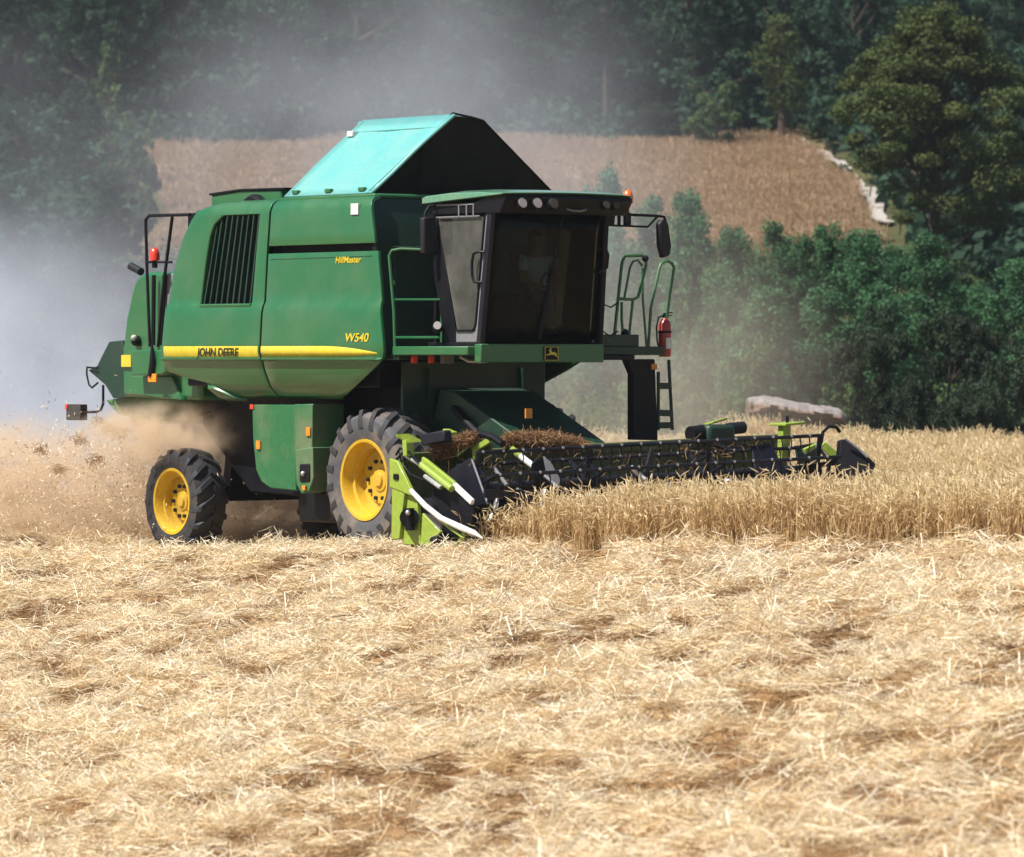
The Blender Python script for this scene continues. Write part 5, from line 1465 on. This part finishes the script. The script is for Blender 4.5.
OAK = [broadleaf(100 + i, 9.5, 7.0, 90, 150, 0.22, M['leaf_oak'], lobes=7) for i in range(5)]
ROB = [column_tree(200 + i, 6.0, 2.3, 100, 130, 0.125, M['leaf_robinia']) for i in range(4)]
BUSH = [broadleaf(300 + i, 2.8, 3.2, 95, 170, 0.085, M['leaf_bush'], low=0.02, lobes=7, r0=0.05) for i in range(3)]
PALE = [broadleaf(400 + i, 2.4, 2.8, 50, 90, 0.12, M['leaf_light'], low=0.02, lobes=6, r0=0.05) for i in range(2)]
PINE = [pine(500, 10.6, 6.6, 240, 270, 0.145, M['leaf_pine'])]
SMALLPINE = [pine(510, 6.0, 3.0, 70, 50, 0.20, M['leaf_pine'])]
SLIM = [column_tree(600, 6.0, 1.5, 45, 45, 0.16, M['leaf_light'])]

def plant(name, kind, x, y, h, w, label, cat='tree', group=None, rz=0.0, sink=0.1):
    crown, tr_, h0, w0 = kind
    t = empty(name, (x, y, float(full_land(x, y)) - sink), rz=rz)
    tag(t, label, cat, group)
    t.scale = (w / w0, w / w0, h / h0)
    for nm, me in (('crown', crown), ('trunk', tr_)):
        o = bpy.data.objects.new(nm, me); COL.objects.link(o); o.parent = t
    return t

rt = random.Random(11)
k = 0
for ry, x0, x1, step, hh in ((238, -38, 36, 4.6, 9.0), (245, -40, 38, 4.8, 9.8), (254, -30, 30, 5.0, 10.2), (265, -31, 31, 5.2, 10.5)):
    x = x0 + rt.uniform(0, 2)
    while x < x1:
        if not (ry < 240 and 12.0 < x < 16.5):
            plant('forest_tree', OAK[k % 5], x, ry + rt.uniform(-1.5, 2.5), hh * rt.uniform(0.85, 1.2), rt.uniform(5.8, 8.0), 'dark broadleaf tree in the wood above the brown field', 'tree', 'trees of the wood above the brown field', rz=rt.random() * 6.28)
        k += 1
        x += step * rt.uniform(0.8, 1.2)

def at(px, y):
    return (px - 512.0) * y / FPX
def top(py, x, y):
    return EYE + (352.0 - py) * y / FPX - float(full_land(x, y)) + 0.1

def by_view(name, kind, px, py_top, y, wpx, label, cat='tree', group=None, rz=0.0):
    x = at(px, y)
    return plant(name, kind, x, y, top(py_top, x, y), wpx * y / FPX, label, cat, group, rz)

by_view('pine_tree', PINE[0], 930, 8, 152, 215, 'tall spreading pine with a bare trunk on the right of the chalky path', 'tree')
by_view('pine_tree', SMALLPINE[0], 781, 22, 233, 62, 'small conical pine at the edge of the wood above the path', 'tree')
by_view('slim_tree', SLIM[0], 110, 42, 196, 36, 'slim pale green sapling standing above the dusty bushes', 'tree')
by_view('tree', OAK[0], 1015, 40, 176, 190, 'dark tree behind the tall pine at the right edge', 'tree', rz=1.0)
by_view('tree', OAK[2], 985, 150, 165, 150, 'broad dark tree directly behind the trunk of the tall pine', 'tree', rz=2.0)
by_view('bush', PALE[0], 716, 84, 230, 88, 'rounded green bush at the foot of the wood above the brown field', 'bush')
by_view('bush', BUSH[0], 655, 105, 234, 95, 'dull dark bush left of the rounded green bush under the wood', 'bush')
by_view('bush', BUSH[1], 765, 118, 236, 60, 'low dark bush beside the start of the chalky path', 'bush')
by_view('bush', PALE[1], 812, 116, 238, 34, 'small round bush above the top end of the chalky path', 'bush')

names_rob = [
    (603, 172, 140, 70, 'dust veiled young tree just right of the grain tank'), (648, 200, 138, 62, 'dust veiled young tree behind the orange beacon'),
    (690, 194, 136, 66, 'young tree with a notched top left of the gap in the tree row'), (735, 230, 134, 56, 'shorter young tree in the gap of the tree row'),
    (772, 224, 138, 66, 'leafy young tree first right of the gap in the row'), (802, 238, 135, 56, 'narrow young tree second right of the gap in the row'),
    (828, 226, 139, 58, 'young tree below the foot of the chalky path'), (862, 232, 136, 70, 'bushy young tree under the left branches of the tall pine'),
    (898, 248, 140, 66, 'young tree in front of the trunk of the tall pine'), (930, 236, 134, 70, 'short wide young tree right of the tall pine trunk'),
    (972, 286, 138, 66, 'low young tree between the pine and the right edge'), (1016, 262, 133, 74, 'young tree cut by the right edge of the view'),
    (885, 285, 128, 80, 'young tree in the second line below the tall pine'), (826, 290, 128, 80, 'young tree in the second line above the dark rounded bushes'), (765, 290, 128, 84, 'young tree in the second line behind the pale dusty bushes')]
for i, (px, py, y, wp, lb) in enumerate(names_rob):
    by_view('young_tree', ROB[i % 4], px, py, y, wp, lb, 'tree', 'young green trees in a row beyond the wheat', rz=i * 1.3)
names_bush = [
    (880, 312, 112, 120, BUSH[0], 'largest dark rounded bush standing beyond the far end of the header'), (950, 318, 110, 120, BUSH[1], 'dark rounded bush second from the right edge'),
    (1015, 335, 108, 110, BUSH[2], 'dark rounded bush cut by the right edge'), (812, 352, 114, 90, BUSH[1], 'dark bush rising above the pale earth bank'),
    (918, 372, 104, 100, BUSH[2], 'low dark bush in front of the larger rounded ones'), (985, 385, 104, 90, BUSH[0], 'low dark bush at the wheat edge on the right'),
    (745, 338, 118, 90, PALE[0], 'pale dusty bush behind the straw dust'), (700, 372, 114, 90, PALE[1], 'pale dusty bush right of the harvester ladder'), (848, 388, 104, 70, PALE[0], 'small lighter bush at the end of the earth bank'),
    (775, 372, 110, 70, BUSH[2], 'small dark bush close behind the pale earth bank'), (650, 350, 120, 90, PALE[1], 'dust veiled bush behind the harvester ladder')]
for i, (px, py, y, wp, kd, lb) in enumerate(names_bush):
    by_view('bush', kd, px, py, y, wp, lb, 'bush', rz=i * 0.9)
names_left = [
    (20, 96, 190, 100, OAK[1], 'dusty tree at the left edge below the wood'), (80, 88, 188, 90, OAK[2], 'dusty tree second from the left edge below the wood'), (135, 118, 186, 66, PALE[0], 'pale dusty bush at the corner of the brown field'),
    (30, 175, 150, 110, OAK[3], 'dust veiled tree low on the left edge'), (110, 165, 152, 100, OAK[0], 'dust veiled tree beside the left side of the brown field'), (60, 250, 128, 120, BUSH[0], 'bush nearly lost in the dust on the left'), (150, 262, 126, 110, BUSH[1], 'bush nearly lost in the dust behind the rear of the harvester')]
for i, (px, py, y, wp, kd, lb) in enumerate(names_left):
    by_view('tree' if kd in OAK else 'bush', kd, px, py, y, wp, lb, 'tree' if kd in OAK else 'bush', rz=i * 1.7)

# low growth between the wheat and the trees
n = 5200
yy = rng.uniform(93, 166, n); xx = rng.uniform(-0.20, 0.20, n) * yy
weed_meshes = [leaf_cloud('weed', [((rng.normal(0, 0.25), rng.normal(0, 0.25), 0.25), 0.30, 1.0) for _ in range(5)], 26, 0.12, M['leaf_bush'] if i % 2 else M['leaf_light'], 700 + i) for i in range(4)]
sc = rng.uniform(0.7, 1.7, n)
scatter('undergrowth', np.column_stack([xx, yy, full_land(xx, yy)]), np.column_stack([np.zeros(n), np.zeros(n), rng.uniform(0, 6.28, n)]), np.column_stack([sc, sc, sc]), rng.integers(0, 4, n), weed_meshes, 'rough low growth between the wheat and the tree row')
n = 17000
yy = rng.uniform(150, 290, n); xx = rng.uniform(-48, 46, n)
keep = (yy > 229 + 10 * vnoise(xx, 0 * xx, 3.5, 61)) & ~((xx > 12.5) & (xx < 16.2) & (yy < 240)) | (xx > np.interp(yy, [150, 182, 203, 234], [16.0, 16.6, 16.8, 18.4])) | (xx < np.interp(yy, [150, 235], [-12.5, -18.5]) - 1.5); xx, yy = xx[keep], yy[keep]; n = len(xx)
sc = rng.uniform(1.5, 3.6, n)
under_meshes = [leaf_cloud('brush', [((rng.normal(0, 0.3), rng.normal(0, 0.3), 0.3), 0.35, 1.0) for _ in range(5)], 18, 0.17, M['leaf_oak'], 720 + i) for i in range(3)]
scatter('wood_undergrowth', np.column_stack([xx, yy, full_land(xx, yy)]), np.column_stack([np.zeros(n), np.zeros(n), rng.uniform(0, 6.28, n)]), np.column_stack([sc, sc, sc]), rng.integers(0, 3, n), under_meshes, 'dark brush under the trees of the wood')

n = 50000
yy = rng.uniform(152, 234, n); xx = rng.uniform(-20, 14.5, n)
keep = (xx < edge_line(yy, FIELD_EDGE) - 0.2) & (xx > edge_line(yy, FIELD_LEFT)) & (yy > 164); xx, yy = xx[keep], yy[keep]; n = len(xx)
sc = rng.uniform(1.0, 1.9, n)
far_meshes = [wheat_tuft(i, 9) for i in range(3)]
for me in far_meshes:
    me.materials[0] = M['far_ear']; me.materials[1] = M['far_ear']
scatter('far_crop', np.column_stack([xx, yy, full_land(xx, yy) + 0.05]), np.column_stack([rng.normal(0, 0.1, n), rng.normal(0, 0.1, n), rng.uniform(0, 6.28, n)]), np.column_stack([sc * 1.1, sc * 1.1, sc * 0.62]), rng.integers(0, 3, n), far_meshes, 'ripe brown crop standing on the far slope')

# ------------------------------------------------------------------ dust and chaff thrown up behind the machine
def cloud(name, lo, hi, blobs, color, aniso, nscale, label, thr=(0.36, 0.66), low=0.35, high=1.5, step=1.0):
    mb = MB().box(lo, hi)
    m, nt, b, o = new_mat(name)
    nt.nodes.remove(b)
    g = N(nt, 'ShaderNodeNewGeometry')
    acc = None
    for c, r_, a_ in blobs:
        s = N(nt, 'ShaderNodeVectorMath', operation='SUBTRACT'); nt.links.new(g.outputs['Position'], s.inputs[0]); s.inputs[1].default_value = c
        d = N(nt, 'ShaderNodeVectorMath', operation='DIVIDE'); nt.links.new(s.outputs[0], d.inputs[0]); d.inputs[1].default_value = r_
        l = N(nt, 'ShaderNodeVectorMath', operation='LENGTH'); nt.links.new(d.outputs[0], l.inputs[0])
        mr = N(nt, 'ShaderNodeMapRange', interpolation_type='SMOOTHSTEP'); mr.inputs[1].default_value = 1.0; mr.inputs[2].default_value = 0.0; mr.inputs[3].default_value = 0.0; mr.inputs[4].default_value = a_
        nt.links.new(l.outputs['Value'], mr.inputs[0])
        if acc is None:
            acc = mr.outputs[0]
        else:
            ad = N(nt, 'ShaderNodeMath', operation='ADD'); nt.links.new(acc, ad.inputs[0]); nt.links.new(mr.outputs[0], ad.inputs[1]); acc = ad.outputs[0]
    n1 = N(nt, 'ShaderNodeTexNoise'); n1.inputs['Scale'].default_value = nscale; n1.inputs['Detail'].default_value = 4; n1.inputs['Roughness'].default_value = 0.6
    nt.links.new(g.outputs['Position'], n1.inputs['Vector'])
    mr = N(nt, 'ShaderNodeMapRange'); mr.inputs[1].default_value = thr[0]; mr.inputs[2].default_value = thr[1]; mr.inputs[3].default_value = low; mr.inputs[4].default_value = high
    nt.links.new(n1.outputs['Fac'], mr.inputs[0])
    mu = N(nt, 'ShaderNodeMath', operation='MULTIPLY'); nt.links.new(acc, mu.inputs[0]); nt.links.new(mr.outputs[0], mu.inputs[1])
    pv = N(nt, 'ShaderNodeVolumePrincipled')
    pv.inputs['Color'].default_value = (*color, 1); pv.inputs['Anisotropy'].default_value = aniso
    nt.links.new(mu.outputs[0], pv.inputs['Density'])
    nt.links.new(pv.outputs[0], o.inputs['Volume'])
    ob = mb.build(name, m)
    tag(ob, label, kind='stuff')
    return ob
cloud('dust_cloud', (-17, 62.5, -1.6), (7.5, 92, 11.5), [
    ((-9.0, 73, 1.4), (6.5, 9, 4.0), 0.28), ((-8.0, 70, 0.3), (7, 6, 2.3), 0.22), ((-1.6, 78, 4.8), (6.2, 11, 6.2), 0.055), ((-8, 78, 5.0), (6, 8, 4.5), 0.020)],
    (0.74, 0.80, 0.91), 0.0, 0.5, 'pale dust plume drifting up behind and left of the harvester', low=0.2, high=1.7)
cloud('dust_veil', (-1.6, 65.5, -0.9), (6.4, 79, 6.4), [((2.2, 72, 1.4), (3.6, 6.4, 3.9), 0.075)], (0.84, 0.79, 0.70), 0.0, 0.5, 'brownish dust hanging behind the cab and the ladder', low=0.2, high=1.7)
cloud('chaff_cloud', (-11, 62.0, -0.9), (2.5, 70, 2.6), [
    ((-7.6, 66.2, 0.1), (3.8, 2.6, 1.7), 3.0), ((-4.6, 64.1, 1.32), (1.5, 1.1, 0.5), 3.4), ((-4.2, 66.0, 0.6), (2.4, 1.6, 1.3), 2.0), ((-2.0, 66.5, -0.1), (3.2, 2.0, 1.2), 1.0)],
    (0.88, 0.72, 0.54), 0.0, 3.0, 'tan cloud of chaff blown out round the rear wheel', thr=(0.40, 0.62), low=0.0, high=2.4)
n = 22000
seg, fm = [], []
r4 = np.random.default_rng(77)
for _ in range(n):
    c = np.array([-7.0, 65.6, 0.2]) + r4.normal(size=3) * np.array([1.6, 0.9, 0.55])
    if r4.random() < 0.2:
        c = np.array([-4.6, 65.4, 0.9]) + r4.normal(size=3) * np.array([0.8, 0.5, 0.35])
    z0 = float(land(c[0], c[1]))
    if c[2] < z0:
        c[2] = z0 + abs(c[2] - z0)
    d = r4.normal(size=3); d /= np.linalg.norm(d); s = np.cross(d, r4.normal(size=3)); s /= np.linalg.norm(s)
    l = r4.uniform(0.008, 0.06)
    seg.append(([c - d * l / 2, c + d * l / 2], [0.012, 0.007], s)); fm.append(0 if r4.random() < 0.3 else 1)
for px, py, cnt in ((138, 421, 260), (147, 426, 620), (156, 431, 520), (150, 436, 300), (120, 433, 260), (109, 428, 180), (98, 421, 70), (80, 440, 120), (60, 470, 120), (40, 450, 90), (95, 460, 110)):
    cc = np.array([(px - 512) * 65.3 / FPX, 65.3, EYE + (352 - py) * 65.3 / FPX])
    for _ in range(cnt):
        c = cc + r4.normal(size=3) * np.array([0.05, 0.08, 0.035]); d = r4.normal(size=3); d /= np.linalg.norm(d); s = np.cross(d, r4.normal(size=3)); s /= np.linalg.norm(s)
        l = r4.uniform(0.03, 0.10)
        seg.append(([c - d * l / 2, c + d * l / 2], [0.012, 0.008], s)); fm.append(0)
me = blades('flying_chaff', seg, [M['straw_brown'], M['straw']], fm)
ob = bpy.data.objects.new('flying_chaff', me); COL.objects.link(ob)
tag(ob, 'bits of straw and chaff flying behind the rear wheel', kind='stuff')

# ------------------------------------------------------------------ the air
mb = MB().box((-170, -45, -6), (170, 470, 92))
m, nt, b, o = new_mat('air')
nt.nodes.remove(b)
pv = N(nt, 'ShaderNodeVolumePrincipled')
pv.inputs['Color'].default_value = (0.72, 0.85, 1.0, 1); pv.inputs['Density'].default_value = 0.00013; pv.inputs['Anisotropy'].default_value = 0.1
nt.links.new(pv.outputs[0], o.inputs['Volume'])
tag(mb.build('haze', m), 'thin pale blue summer haze in the air', kind='stuff')
